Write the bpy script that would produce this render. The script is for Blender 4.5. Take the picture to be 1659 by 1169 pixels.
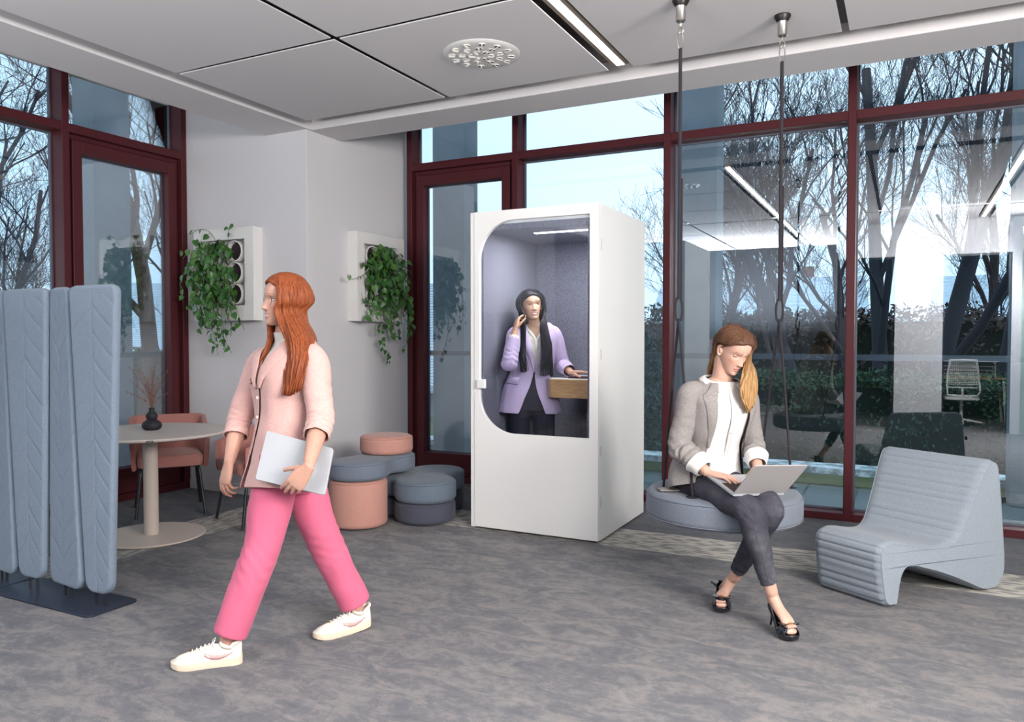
import bpy, bmesh, math, random
import numpy as np
from mathutils import Vector, Matrix, Quaternion, noise as mnoise
for _o in list(bpy.data.objects): bpy.data.objects.remove(_o)
SC = bpy.context.scene
COL = SC.collection
R = math.radians
PI = math.pi
V = Vector

# ---------------------------------------------------------------- camera
cam_data = bpy.data.cameras.new('camera'); cam = bpy.data.objects.new('camera', cam_data); COL.objects.link(cam)
cam_data.sensor_width = 36.0; cam_data.lens = 1248.0/1659.0*36.0
cam_data.clip_start = 0.05; cam_data.clip_end = 400
cam.location = (0, 0, 1.38)
cam.rotation_euler = (R(90-1.72), 0, R(27.0))
SC.camera = cam
# ---------------------------------------------------------------- sky
world = bpy.data.worlds.new('winter_sky'); SC.world = world; world.use_nodes = True
_n = world.node_tree.nodes; _l = world.node_tree.links; _n.clear()
_tc = _n.new('ShaderNodeTexCoord'); _sp = _n.new('ShaderNodeSeparateXYZ'); _l.new(_tc.outputs['Generated'], _sp.inputs[0])
_mr = _n.new('ShaderNodeMapRange'); _mr.inputs[1].default_value = -0.05; _mr.inputs[2].default_value = 0.55
_l.new(_sp.outputs['Z'], _mr.inputs[0])
_mx = _n.new('ShaderNodeMix'); _mx.data_type = 'RGBA'
_mx.inputs['A'].default_value = (0.52, 0.68, 0.84, 1); _mx.inputs['B'].default_value = (0.66, 0.81, 0.93, 1)
_l.new(_mr.outputs[0], _mx.inputs['Factor'])
_mr2 = _n.new('ShaderNodeMapRange'); _mr2.inputs[1].default_value = -0.95; _mr2.inputs[2].default_value = -0.3
_l.new(_sp.outputs['X'], _mr2.inputs[0])
_mx2 = _n.new('ShaderNodeMix'); _mx2.data_type = 'RGBA'
_mx2.inputs['A'].default_value = (0.42, 0.56, 0.68, 1)
_l.new(_mx.outputs['Result'], _mx2.inputs['B']); _l.new(_mr2.outputs[0], _mx2.inputs['Factor'])
_bg = _n.new('ShaderNodeBackground'); _bg.inputs[1].default_value = 2.1
_l.new(_mx2.outputs['Result'], _bg.inputs[0])
_ow = _n.new('ShaderNodeOutputWorld'); _l.new(_bg.outputs[0], _ow.inputs[0])
# ---------------------------------------------------------------- lamps and added fill
def area(name, loc, target, sx, sy, power, color=(1,1,1), spread=180):
    d = bpy.data.lights.new(name, 'AREA'); d.shape = 'RECTANGLE'; d.size = sx; d.size_y = sy
    d.energy = power; d.color = color; d.spread = R(spread)
    o = bpy.data.objects.new(name, d); COL.objects.link(o); o.location = loc
    o.rotation_euler = (V(target)-V(loc)).to_track_quat('-Z', 'Y').to_euler()
    return o
area('key_softbox', (2.55, 1.5, 2.35), (-1.9, 4.4, 1.0), 0.9, 0.9, 165, (1.0, 0.95, 0.91))
area('front_fill', (1.95, 0.35, 2.35), (-2.2, 3.6, 0.9), 1.2, 1.2, 130, (1.0, 0.96, 0.93))  # added fill lamp, softens the key from the camera side
area('ceiling_bounce', (-2.6, -2.1, 1.46), (-2.6, -2.1001, 3.1), 2.6, 1.6, 560, (0.93, 0.96, 1.0))  # added uplight behind the camera, fills the room off the ceiling
area('wall_fill', (0.9, 1.5, 2.9), (0.7, -0.2, 1.5), 1.6, 0.4, 95, (0.98, 0.98, 1.0))  # added lamp, brightens the partition so its reflection shows
# ---------------------------------------------------------------- exposure
SC.view_settings.view_transform = 'Standard'; SC.view_settings.look = 'None'
SC.view_settings.gamma = 1.0; SC.view_settings.use_curve_mapping = False
SC.view_settings.exposure = 0.25

# ---------------------------------------------------------------- object helpers
def org(p):
    l = V((0,0,0))
    while p is not None: l = l + p.location; p = p.parent
    return l
def tag(o, label=None, cat=None, group=None, kind=None):
    if label: o['label'] = label
    if cat: o['category'] = cat
    if group: o['group'] = group
    if kind: o['kind'] = kind
    return o
def thing(name, label, cat, loc=(0,0,0), group=None, kind=None):
    o = bpy.data.objects.new(name, None); COL.objects.link(o); o.location = loc
    o.empty_display_size = 0.1
    return tag(o, label, cat, group, kind)
def copy_tree(o, delta=(0,0,0), parent=None, rotz=None):
    c = o.copy(); COL.objects.link(c)
    if parent is not None: c.parent = parent
    else:
        c.location = o.location + V(delta)
        if rotz is not None: c.rotation_euler = (0,0,rotz)
    for ch in o.children: copy_tree(ch, parent=c)
    return c
class MB:
    """collects shapes in world coordinates; build() links them as one mesh object"""
    def __init__(s): s.v=[]; s.f=[]; s.m=[]; s.mi=0
    def add(s, vs, fs, mi=None):
        b=len(s.v); s.v.extend([tuple(x) for x in vs])
        k = s.mi if mi is None else mi
        for f in fs: s.f.append(tuple(b+i for i in f)); s.m.append(k)
        return s
    def box(s, x0,y0,z0,x1,y1,z1, mi=None):
        vs=[(x0,y0,z0),(x1,y0,z0),(x1,y1,z0),(x0,y1,z0),(x0,y0,z1),(x1,y0,z1),(x1,y1,z1),(x0,y1,z1)]
        return s.add(vs,[(0,3,2,1),(4,5,6,7),(0,1,5,4),(1,2,6,5),(2,3,7,6),(3,0,4,7)],mi)
    def obox(s, c, ax, ay, az, mi=None):
        c=V(c);ax=V(ax);ay=V(ay);az=V(az)
        vs=[c+i*ax+j*ay+k*az for k in(-1,1) for j in(-1,1) for i in(-1,1)]
        return s.add(vs,[(0,2,3,1),(4,5,7,6),(0,1,5,4),(1,3,7,5),(3,2,6,7),(2,0,4,6)],mi)
    def loft(s, rings, caps=True, mi=None, closed=True):
        n=len(rings[0]); vs=[p for r in rings for p in r]; fs=[]
        for i in range(len(rings)-1):
            for j in range(n if closed else n-1):
                k=(j+1)%n
                fs.append((i*n+j,i*n+k,(i+1)*n+k,(i+1)*n+j))
        if caps and closed:
            fs.append(tuple(range(n))[::-1]); fs.append(tuple((len(rings)-1)*n+j for j in range(n)))
        return s.add(vs,fs,mi)
    def tube(s, pts, rad, n=10, sub=4, caps=True, up=None, mi=None, roundcap=False, wob=0):
        """pts centre line; rad: float | list of r | list of (r_side, r_up)"""
        rings=tube_rings(pts, rad, n, sub, up, roundcap)
        if wob:
            rings=[[p+V((mnoise.noise(p*9),mnoise.noise(p*9+V((7,3,1))),0))*wob for p in r] for r in rings]
        return s.loft(rings,caps,mi)
    def lathe(s, prof, c=(0,0,0), n=32, mi=None, axis=None, caps=True):
        c=V(c)
        rings=[[c+V((r*math.cos(2*PI*j/n),r*math.sin(2*PI*j/n),z)) for j in range(n)] for r,z in prof]
        return s.loft(rings,caps,mi)
    def sphere(s, c, r, n=12, mi=None):
        c=V(c); rr=V(r) if hasattr(r,'__len__') else V((r,r,r))
        rings=[]
        for i in range(n+1):
            a=PI*(0.03+0.94*i/n)-PI/2
            rings.append([c+V((rr.x*math.cos(a)*math.cos(t),rr.y*math.cos(a)*math.sin(t),rr.z*math.sin(a))) for t in [2*PI*j/(n*2) for j in range(n*2)]])
        return s.loft(rings,True,mi)
    def prism(s, poly, vec, mi=None):
        vec=V(vec); poly=[V(p) for p in poly]; n=len(poly)
        vs=poly+[p+vec for p in poly]
        fs=[tuple(range(n))[::-1],tuple(range(n,2*n))]+[(i,(i+1)%n,n+(i+1)%n,n+i) for i in range(n)]
        return s.add(vs,fs,mi)
    def mesh(s, name, at=(0,0,0), smooth=True):
        me=bpy.data.meshes.new(name); at=V(at)
        me.from_pydata([tuple(V(p)-at) for p in s.v],[],s.f)
        me.polygons.foreach_set('material_index', s.m)
        me.polygons.foreach_set('use_smooth',[smooth]*len(s.f))
        me.update()
        b=bmesh.new(); b.from_mesh(me); bmesh.ops.recalc_face_normals(b, faces=b.faces); b.to_mesh(me); b.free()
        return me
    def build(s, name, mats, parent=None, loc=None, smooth=True, bevel=0, bseg=2, solid=0, subsurf=0, angle=35, raw=False):
        if not isinstance(mats,(list,tuple)): mats=[mats]
        if parent is not None: at=org(parent); l=V((0,0,0))
        else:
            if loc is None:
                a=np.array([tuple(p) for p in s.v]); mn=a.min(0); mx=a.max(0)
                loc=((mn[0]+mx[0])/2,(mn[1]+mx[1])/2,mn[2])
            at=V(loc); l=V(loc)
        me=s.mesh(name,at,smooth)
        for m in mats: me.materials.append(m)
        o=bpy.data.objects.new(name,me); COL.objects.link(o); o.location=l
        if parent is not None: o.parent=parent
        if solid:
            q=o.modifiers.new('so','SOLIDIFY'); q.thickness=solid; q.offset=0
        if bevel:
            q=o.modifiers.new('be','BEVEL'); q.width=bevel; q.segments=bseg; q.limit_method='ANGLE'; q.angle_limit=R(angle); q.harden_normals=False
        if subsurf:
            q=o.modifiers.new('su','SUBSURF'); q.levels=subsurf; q.render_levels=subsurf
        if smooth and not raw:
            # sharp edges by angle
            try: me.set_sharp_from_angle(angle=R(angle))
            except Exception: pass
        return o
def catmull(pts, sub):
    P=[np.array(p,float) for p in pts]
    if len(P)<3 or sub<=1:
        out=[]
        for i in range(len(P)-1):
            for k in range(max(sub,1)): out.append(P[i]+(P[i+1]-P[i])*k/max(sub,1))
        out.append(P[-1]); return out
    Q=[2*P[0]-P[1]]+P+[2*P[-1]-P[-2]]
    out=[]
    for i in range(1,len(Q)-2):
        p0,p1,p2,p3=Q[i-1:i+3]
        for k in range(sub):
            t=k/sub
            out.append(0.5*((2*p1)+(-p0+p2)*t+(2*p0-5*p1+4*p2-p3)*t*t+(-p0+3*p1-3*p2+p3)*t**3))
    out.append(P[-1]); return out
def tube_rings(pts, rad, n=10, sub=4, up=None, roundcap=False, expo=2.0):
    k=len(pts)
    if not hasattr(rad,'__len__'): rad=[rad]*k
    rr=[(r,r) if not hasattr(r,'__len__') else tuple(r) for r in rad]
    data=catmull([list(p)+list(r) for p,r in zip(pts,rr)],sub)
    C=[V(d[:3]) for d in data]; RR=[(max(d[3],1e-4),max(d[4],1e-4)) for d in data]
    if roundcap:
        t0=(C[0]-C[1]).normalized(); t1=(C[-1]-C[-2]).normalized()
        a=RR[0]; b=RR[-1]; pre=[];prr=[];post=[];por=[]
        for q in (0.97,0.75,0.4):
            h=math.sqrt(max(0,1-(1-q)**2)) if False else q
            w=math.sqrt(max(0.0,1-h*h))
            pre.append(C[0]+t0*min(a)*h); prr.append((a[0]*max(w,.08),a[1]*max(w,.08)))
            post.insert(0,C[-1]+t1*min(b)*h); por.insert(0,(b[0]*max(w,.08),b[1]*max(w,.08)))
        C=pre+C+post; RR=prr+RR+por
    T=[]
    for i in range(len(C)):
        a=C[max(i-1,0)]; b=C[min(i+1,len(C)-1)]; t=(b-a)
        T.append(t.normalized() if t.length>1e-9 else V((0,0,1)))
    u=V(up) if up is not None else (V((0,0,1)) if abs(T[0].z)<0.9 else V((0,1,0)))
    rings=[]
    for i in range(len(C)):
        if up is not None: u0=V(up)
        else: u0=u
        s_=T[i].cross(u0)
        if s_.length<1e-5: s_=T[i].orthogonal()
        s_.normalize(); w=s_.cross(T[i]).normalized(); u=w
        ring=[]
        for j in range(n):
            a=2*PI*j/n; ca,sa=math.cos(a),math.sin(a)
            if expo!=2.0:
                ca=math.copysign(abs(ca)**(2/expo),ca); sa=math.copysign(abs(sa)**(2/expo),sa)
            ring.append(C[i]+s_*RR[i][0]*ca+w*RR[i][1]*sa)
        rings.append(ring)
    return rings

# ---------------------------------------------------------------- materials
def mat(name, color=(0.5,0.5,0.5), rough=0.5, metal=0, spec=0.5, emit=None, es=1.0, sheen=0, sss=0, coat=0):
    m=bpy.data.materials.new(name); m.use_nodes=True
    b=m.node_tree.nodes['Principled BSDF']
    b.inputs['Base Color'].default_value=(*color,1); b.inputs['Roughness'].default_value=rough
    b.inputs['Metallic'].default_value=metal; b.inputs['Specular IOR Level'].default_value=spec
    if emit: b.inputs['Emission Color'].default_value=(*emit,1); b.inputs['Emission Strength'].default_value=es
    if sheen: b.inputs['Sheen Weight'].default_value=sheen; b.inputs['Sheen Roughness'].default_value=0.4
    if sss: b.inputs['Subsurface Weight'].default_value=sss; b.inputs['Subsurface Radius'].default_value=(0.012,0.005,0.003); b.inputs['Subsurface Scale'].default_value=1.0
    if coat: b.inputs['Coat Weight'].default_value=coat
    return m
def nd(m,t,**kw):
    n=m.node_tree.nodes.new(t)
    for k,v in kw.items(): setattr(n,k,v)
    return n
def lk(m,a,b): m.node_tree.links.new(a,b)
def bs(m): return m.node_tree.nodes['Principled BSDF']
def coords(m, scale=(1,1,1), rot=(0,0,0), kind='Object'):
    t=nd(m,'ShaderNodeTexCoord'); p=nd(m,'ShaderNodeMapping'); p.inputs['Scale'].default_value=scale; p.inputs['Rotation'].default_value=rot
    lk(m,t.outputs[kind],p.inputs[0]); return p.outputs[0]
def noise_tex(m, co, scale, detail=3, rough=0.55, dist=0):
    n=nd(m,'ShaderNodeTexNoise'); n.inputs['Scale'].default_value=scale; n.inputs['Detail'].default_value=detail
    n.inputs['Roughness'].default_value=rough; n.inputs['Distortion'].default_value=dist
    lk(m,co,n.inputs['Vector']); return n.outputs['Fac']
def ramp(m, fac, stops):
    r=nd(m,'ShaderNodeValToRGB'); e=r.color_ramp.elements
    while len(e)<len(stops): e.new(0.5)
    for i,(p,c) in enumerate(stops): e[i].position=p; e[i].color=(*c,1) if len(c)==3 else c
    lk(m,fac,r.inputs[0]); return r.outputs[0]
def mixc(m, fac, a, b, blend='MIX'):
    x=nd(m,'ShaderNodeMix',data_type='RGBA',blend_type=blend)
    for s_,q in (('Factor',fac),('A',a),('B',b)):
        if isinstance(q,(int,float)): x.inputs[s_].default_value=q
        elif isinstance(q,tuple): x.inputs[s_].default_value=(*q,1)
        else: lk(m,q,x.inputs[s_])
    return x.outputs['Result']
def bump(m, h, strength=0.3, dist=0.01):
    b=nd(m,'ShaderNodeBump'); b.inputs['Strength'].default_value=strength; b.inputs['Distance'].default_value=dist
    lk(m,h,b.inputs['Height']); lk(m,b.outputs[0],bs(m).inputs['Normal'])
def fmath(m,op,a,b=0.0,c=None):
    n=nd(m,'ShaderNodeMath',operation=op)
    for i,q in enumerate((a,b) if c is None else (a,b,c)):
        if isinstance(q,(int,float)): n.inputs[i].default_value=q
        else: lk(m,q,n.inputs[i])
    return n.outputs[0]
def fabric(name, c1, c2, scale=260, rough=0.95, st=0.35, sheen=0.15):
    m=mat(name,c1,rough,spec=0.2,sheen=sheen)
    co=coords(m); f=noise_tex(m,co,scale,2,0.7)
    lk(m,ramp(m,f,[(0.36,c2),(0.62,c1)]),bs(m).inputs['Base Color']); bump(m,f,st,0.002)
    return m
def glass(name, tint=(0.92,0.96,0.97), boost=2.0, base=0.0):
    """architectural glass: clear with Fresnel reflections of two panes"""
    m=bpy.data.materials.new(name); m.use_nodes=True; t=m.node_tree; t.nodes.clear()
    o=t.nodes.new('ShaderNodeOutputMaterial'); x=t.nodes.new('ShaderNodeMixShader')
    tr=t.nodes.new('ShaderNodeBsdfTransparent'); tr.inputs[0].default_value=(*tint,1)
    gl=t.nodes.new('ShaderNodeBsdfGlossy'); gl.inputs['Roughness'].default_value=0.0; gl.inputs[0].default_value=(1,1,1,1)
    fr=t.nodes.new('ShaderNodeFresnel'); fr.inputs[0].default_value=1.5
    ml=t.nodes.new('ShaderNodeMath'); ml.operation='MULTIPLY_ADD'; ml.inputs[1].default_value=boost; ml.inputs[2].default_value=base; ml.use_clamp=True
    t.links.new(fr.outputs[0],ml.inputs[0]); t.links.new(ml.outputs[0],x.inputs[0])
    t.links.new(tr.outputs[0],x.inputs[1]); t.links.new(gl.outputs[0],x.inputs[2]); t.links.new(x.outputs[0],o.inputs[0])
    return m
M={}
M['wall']=mat('white_wall_paint',(0.62,0.61,0.63),0.75,spec=0.3)
M['ceiling']=mat('ceiling_panel_paint',(0.64,0.615,0.62),0.85,spec=0.2)
M['base']=mat('baseboard_paint',(0.62,0.61,0.62),0.5)
M['frame']=mat('oxblood_metal',(0.070,0.013,0.017),0.45,metal=0.0,spec=0.25)
M['frame_out']=mat('outer_frame_metal',(0.075,0.08,0.11),0.5)
M['rail']=mat('dark_rail_metal',(0.05,0.065,0.09),0.4)
M['glass']=glass('window_glass',(0.86,0.93,0.97),3.2)
M['glass_booth']=glass('booth_glass',(0.93,0.95,0.97),0.45)
M['white']=mat('white_lacquer',(0.80,0.795,0.78),0.45)
M['white2']=mat('white_powder_coat',(0.72,0.71,0.69),0.4)
M['black']=mat('black_metal',(0.012,0.014,0.02),0.35)
M['steel']=mat('brushed_steel',(0.55,0.53,0.50),0.28,metal=1)
M['led']=mat('led_diffuser',(1,1,1),0.5,emit=(1.0,0.93,0.84),es=9.0)
M['led2']=mat('booth_led',(1,1,1),0.5,emit=(1.0,0.97,0.95),es=8.0)
M['alu']=mat('lamp_housing',(0.30,0.24,0.20),0.45,metal=0.3)
M['gold']=mat('gold_metal',(0.75,0.52,0.25),0.25,metal=1)
# concrete
m=mat('concrete',(0.12,0.15,0.18),0.8); co=coords(m); f=noise_tex(m,co,3,5); lk(m,ramp(m,f,[(0.3,(0.13,0.155,0.18)),(0.7,(0.19,0.215,0.24))]),bs(m).inputs['Base Color']); bump(m,noise_tex(m,co,60,3),0.2,0.004); M['concrete']=m
# carpet
m=mat('carpet',(0.2,0.2,0.2),0.95,spec=0.1); co=coords(m)
pos=nd(m,'ShaderNodeNewGeometry').outputs['Position']
sep=nd(m,'ShaderNodeSeparateXYZ'); lk(m,pos,sep.inputs[0]); X_=sep.outputs['X']; Y_=sep.outputs['Y']
mp=nd(m,'ShaderNodeMapping'); mp.inputs['Scale'].default_value=(0.75,1.6,1); mp.inputs['Rotation'].default_value=(0,0,R(18)); lk(m,pos,mp.inputs[0])
n1=noise_tex(m,mp.outputs[0],5.0,8,0.74,0.8); n2=noise_tex(m,pos,420,2,0.8); n3=noise_tex(m,pos,22,4,0.7,0.6)
mixn=fmath(m,'ADD',fmath(m,'MULTIPLY',n1,0.72),fmath(m,'MULTIPLY',n3,0.28))
basec=ramp(m,mixn,[(0.38,(0.150,0.153,0.170)),(0.48,(0.190,0.190,0.200)),(0.53,(0.240,0.232,0.232)),(0.62,(0.285,0.270,0.260))])
tuft=ramp(m,n2,[(0.34,(0.50,0.50,0.52)),(0.62,(1.22,1.22,1.22))])
basec=mixc(m,1.0,basec,tuft,'MULTIPLY')
# light border strip: dashes of pale yarn
def stripe(ax_long, ax_short):
    cx=nd(m,'ShaderNodeCombineXYZ'); lk(m,fmath(m,'MULTIPLY',ax_long,9.0),cx.inputs[0]); lk(m,fmath(m,'MULTIPLY',ax_short,34.0),cx.inputs[1])
    return noise_tex(m,cx.outputs[0],1.0,1,0.4)
sx=ramp(m,stripe(X_,Y_),[(0.45,(0.30,0.292,0.282)),(0.53,(0.56,0.53,0.47))]); sy=ramp(m,stripe(Y_,X_),[(0.45,(0.28,0.272,0.264)),(0.53,(0.50,0.475,0.425))])
isx=fmath(m,'GREATER_THAN',Y_,4.82)
strip=mixc(m,isx,sy,sx); strip=mixc(m,1.0,strip,tuft,'MULTIPLY')
inner=fmath(m,'GREATER_THAN',fmath(m,'MINIMUM',fmath(m,'ADD',X_,4.35),fmath(m,'SUBTRACT',4.82,Y_)),0.0)
mid=fmath(m,'GREATER_THAN',fmath(m,'MINIMUM',fmath(m,'ADD',X_,4.79),fmath(m,'SUBTRACT',5.30,Y_)),0.0)
ismid=fmath(m,'SUBTRACT',mid,inner)
outer_shade=mixc(m,0.55,basec,(0.105,0.118,0.140))  # same carpet, with the bluish shade near the windows mixed in
inzone=mixc(m,inner,outer_shade,basec)
lk(m,mixc(m,ismid,inzone,strip),bs(m).inputs['Base Color']); bump(m,n2,0.6,0.006); M['carpet']=m
M['blue_felt']=fabric('blue_grey_felt',(0.230,0.285,0.350),(0.155,0.200,0.262),330)
M['grey_fabric']=fabric('pale_blue_grey_wool',(0.285,0.325,0.365),(0.200,0.235,0.275),300)
M['swing_fabric']=fabric('grey_wool',(0.175,0.20,0.24),(0.125,0.145,0.18),300)
M['pink_fabric']=fabric('dusty_pink_wool',(0.56,0.30,0.25),(0.44,0.215,0.175),300)
M['pink_chair']=fabric('rose_chair_wool',(0.44,0.205,0.175),(0.33,0.14,0.125),300)
M['blue_pouf']=fabric('slate_blue_wool',(0.175,0.205,0.255),(0.125,0.15,0.195),300)
M['blue_pouf2']=fabric('steel_blue_wool',(0.150,0.190,0.235),(0.10,0.13,0.17),300)
M['dark_pouf']=fabric('charcoal_wool',(0.082,0.088,0.115),(0.055,0.06,0.085),300)
M['booth_felt']=fabric('booth_felt',(0.25,0.25,0.305),(0.13,0.135,0.18),170)
M['cream']=mat('cream_powder_coat',(0.60,0.52,0.46),0.5)
M['tabletop']=mat('cream_laminate',(0.60,0.54,0.50),0.45)
# wood
m=mat('oak_edge',(0.5,0.3,0.14),0.45); co=coords(m,(1,1,14)); f=noise_tex(m,co,6,4,0.6,1.5); lk(m,ramp(m,f,[(0.3,(0.40,0.20,0.085)),(0.55,(0.56,0.33,0.15)),(0.75,(0.66,0.42,0.21))]),bs(m).inputs['Base Color']); M['oak']=m
M['leaf']=mat('pothos_leaf',(0.045,0.15,0.025),0.4,spec=0.5)
m=M['leaf']; co=coords(m); lk(m,ramp(m,noise_tex(m,co,11,2),[(0.3,(0.018,0.075,0.018)),(0.6,(0.055,0.17,0.028)),(0.8,(0.13,0.24,0.05))]),bs(m).inputs['Base Color'])
M['stem']=mat('vine_stem',(0.10,0.13,0.04),0.6)
M['soil']=mat('dark_soil',(0.035,0.022,0.03),0.9)
# ================================================================ SETTING
ZT = 3.50   # structural ceiling
def struct(mb,name,m,**k):
    o=mb.build(name,m,**k); o['kind']='structure'; return o
b=MB(); b.box(-5.92,-3.6,-0.12,4.2,6.50,0.0); struct(b,'floor',M['carpet'],smooth=False)
# corner column of white plaster
b=MB(); b.box(-6.05,4.96,0.0,-4.44,6.47,ZT); struct(b,'wall_corner',M['wall'],smooth=False,bevel=0.004)
# baseboards on the two column faces
b=MB(); b.box(-5.85,4.945,0.0,-4.425,4.96,0.085); b.box(-4.44,4.96,0.0,-4.425,6.27,0.085); struct(b,'baseboard_corner',M['base'],smooth=False)
# ceiling: slab above, floating panels below with shadow gaps
b=MB(); b.box(-6.05,-3.6,ZT,4.2,6.50,ZT+0.15)
gx=[-4.27,-2.96,-1.65,-0.32,0.99,2.30,3.60]; gy=[4.78,3.555,2.31,1.07,-0.17,-1.41,-2.65]
for i in range(len(gx)-1):
    for j in range(len(gy)-1):
        x0=gx[i]+(0.0 if i==0 else 0.020); x1=gx[i+1]-0.020
        if abs(gx[i]+1.65)<.01: x0+=0.065
        if abs(gx[i+1]+1.65)<.01: x1-=0.065
        if abs(gx[i]-0.99)<.01: x0+=0.065
        if abs(gx[i+1]-0.99)<.01: x1-=0.065
        y1=gy[j]-(0.0 if j==0 else (0.050 if gy[j]==1.07 else 0.016)); y0=gy[j+1]+(0.050 if gy[j+1]==1.07 else 0.016)
        b.box(x0,y0,3.11,x1,y1,3.117)
ceil_=struct(b,'ceiling',M['ceiling'],smooth=False)
M['gap_shade']=mat('gap_shade_grey',(0.16,0.145,0.145),0.9)  # dark tone that paints the shade inside the ceiling gaps
b=MB(); b.box(-4.41,-3.6,3.245,4.2,5.0,3.275); struct(b,'gap_shade_sheet',M['gap_shade'],smooth=False)  # added dark sheet standing in for shade above the panels
b=MB()
for x in gx[1:-1]:
    if abs(x+1.65)>.01 and abs(x-.99)>.01: b.box(x-.06,-3.0,3.150,x+.06,4.76,3.165)
for y in gy[1:-1]:
    if y!=1.07: b.box(-4.25,y-.05,3.166,3.6,y+.05,3.180)
struct(b,'gap_shade_strips',M['gap_shade'],smooth=False)  # added dark strips over the gaps so they read as shaded
# dropped soffit beams along the two window walls
b=MB(); b.box(-4.89,-3.6,3.106,-4.415,5.0,3.30); struct(b,'trim_1',M['ceiling'],smooth=False,bevel=0.006)
b=MB(); b.box(-4.435,5.0,3.106,4.2,5.40,3.30); struct(b,'trim_2',M['ceiling'],smooth=False,bevel=0.006)
b=MB(); b.box(4.1,-3.6,0,4.2,6.5,ZT); struct(b,'wall_right',M['wall'],smooth=False)
b=MB(); b.box(-6.05,-3.7,0,4.2,-3.6,ZT); struct(b,'wall_rear',mat('darkened_wall_paint',(0.07,0.075,0.085),0.8),smooth=False)  # tone darkened so this lit wall does not glow in the glass

# ---- glazed walls: W2 in the plane Y=6.27 (runs along X), W1 in the plane X=-5.86 (runs along Y)
def T2(a,d,z): return (a,6.27+d,z)          # along, depth outwards, height
def T1(a,d,z): return (-5.86-d,a,z)
def wbox(mb,T,a0,d0,z0,a1,d1,z1,mi=None):
    p=T(a0,d0,z0); q=T(a1,d1,z1)
    mb.box(min(p[0],q[0]),min(p[1],q[1]),z0,max(p[0],q[0]),max(p[1],q[1]),z1,mi)
DEP=0.17
def bay(name,T,a0,a1,jamb0=True,jamb1=True,door=False):
    """a0,a1 = centre lines of the mullions; every bay owns its mullion on the a0 side"""
    mid=T((a0+a1)/2,0.0,0.0)
    w=thing(name,None,None,(mid[0],mid[1],0),kind='structure')
    m0=a0+0.029; m1=a1-0.029
    f=MB()
    if jamb0: wbox(f,T,a0-0.029,0,0,m0,DEP,ZT)
    if jamb1: wbox(f,T,m1,0,0,a1+0.029,DEP,ZT)
    wbox(f,T,m0,0.001,2.995,m1,DEP,3.063)       # transom
    wbox(f,T,m0,0.001,0.0,m1,DEP,0.055)         # sill
    f.build('frame',M['frame'],w,smooth=False,bevel=0.003,bseg=1)
    g=MB()
    for (x0,x1) in ((m0,m0+0.012),(m1-0.012,m1)):
        if not door: wbox(g,T,x0,DEP-0.03,0.055,x1,DEP-0.004,2.995)
        wbox(g,T,x0,DEP-0.03,3.063,x1,DEP-0.004,ZT)
    wbox(g,T,m0+0.012,DEP-0.03,3.063,m1-0.012,DEP-0.004,3.075)
    if not door:
        wbox(g,T,m0+0.012,DEP-0.03,2.983,m1-0.012,DEP-0.004,2.995); wbox(g,T,m0+0.012,DEP-0.03,0.055,m1-0.012,DEP-0.004,0.07)
    g.build('gasket',M['frame_out'],w,smooth=False)
    p=MB(); wbox(p,T,m0,DEP+0.002,3.05,m1,DEP+0.008,ZT)
    if not door: wbox(p,T,m0,DEP+0.002,0.04,m1,DEP+0.008,3.01)
    p.build('pane',M['glass'],w,smooth=False)
    if door:
        d=MB(); e0=m0+0.035; e1=m1-0.035; s=0.085
        wbox(d,T,m0,0.05,0.055,e0,DEP-0.03,2.995); wbox(d,T,e1,0.05,0.055,m1,DEP-0.03,2.995); wbox(d,T,e0,0.05,2.955,e1,DEP-0.03,2.995)
        d.build('door_frame',M['frame'],w,smooth=False,bevel=0.004,bseg=1)
        d=MB(); 
        wbox(d,T,e0,0.025,0.06,e0+s,0.12,2.95); wbox(d,T,e1-s,0.025,0.06,e1,0.12,2.95)
        wbox(d,T,e0+s,0.025,2.85,e1-s,0.12,2.95); wbox(d,T,e0+s,0.025,0.06,e1-s,0.12,0.27)
        leaf=d.build('door_leaf',M['frame'],w,smooth=False,bevel=0.005,bseg=2)
        d=MB(); wbox(d,T,e0+s,0.085,0.27,e1-s,0.091,2.85); d.build('pane',M['glass'],w,smooth=False)
        d=MB(); wbox(d,T,e0+s,0.10,0.27,e0+s+0.012,0.118,2.85); wbox(d,T,e1-s-.012,0.10,0.27,e1-s,0.118,2.85); wbox(d,T,e0+s,0.10,2.838,e1-s,0.118,2.85); wbox(d,T,e0+s,0.10,0.27,e1-s,0.118,0.282)
        d.build('glazing_bead',M['frame_out'],w,smooth=False)
    # guard rail fixed outside the glass
    r=MB(); wbox(r,T,a0,DEP+0.10,1.205,a1,DEP+0.135,1.25); r.build('guard_rail',M['rail'],w,smooth=False)
    return w
bay('door_2',T2,-4.32,-3.168,door=True)
bay('window_2',T2,-3.168,-1.764,jamb0=False)
bay('window_3',T2,-1.764,-0.366,jamb0=False)
bay('window_4',T2,-0.366,1.034,jamb0=False)
bay('window_5',T2,1.034,2.434,jamb0=False)
bay('window_6',T2,2.434,3.834,jamb0=False)
bay('door_1',T1,3.824,4.932,door=True)
bay('window_1',T1,2.424,3.824,jamb1=False)
bay('window_7',T1,1.024,2.424,jamb1=False)
bay('window_8',T1,-0.376,1.024,jamb1=False)
b=MB(); b.box(3.85,6.27,0,4.2,6.5,ZT); struct(b,'wall_jamb',M['wall'],smooth=False)
b=MB(); b.box(-6.05,-3.6,0,-5.86,-0.40,ZT); struct(b,'wall_left',M['wall'],smooth=False)

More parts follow.
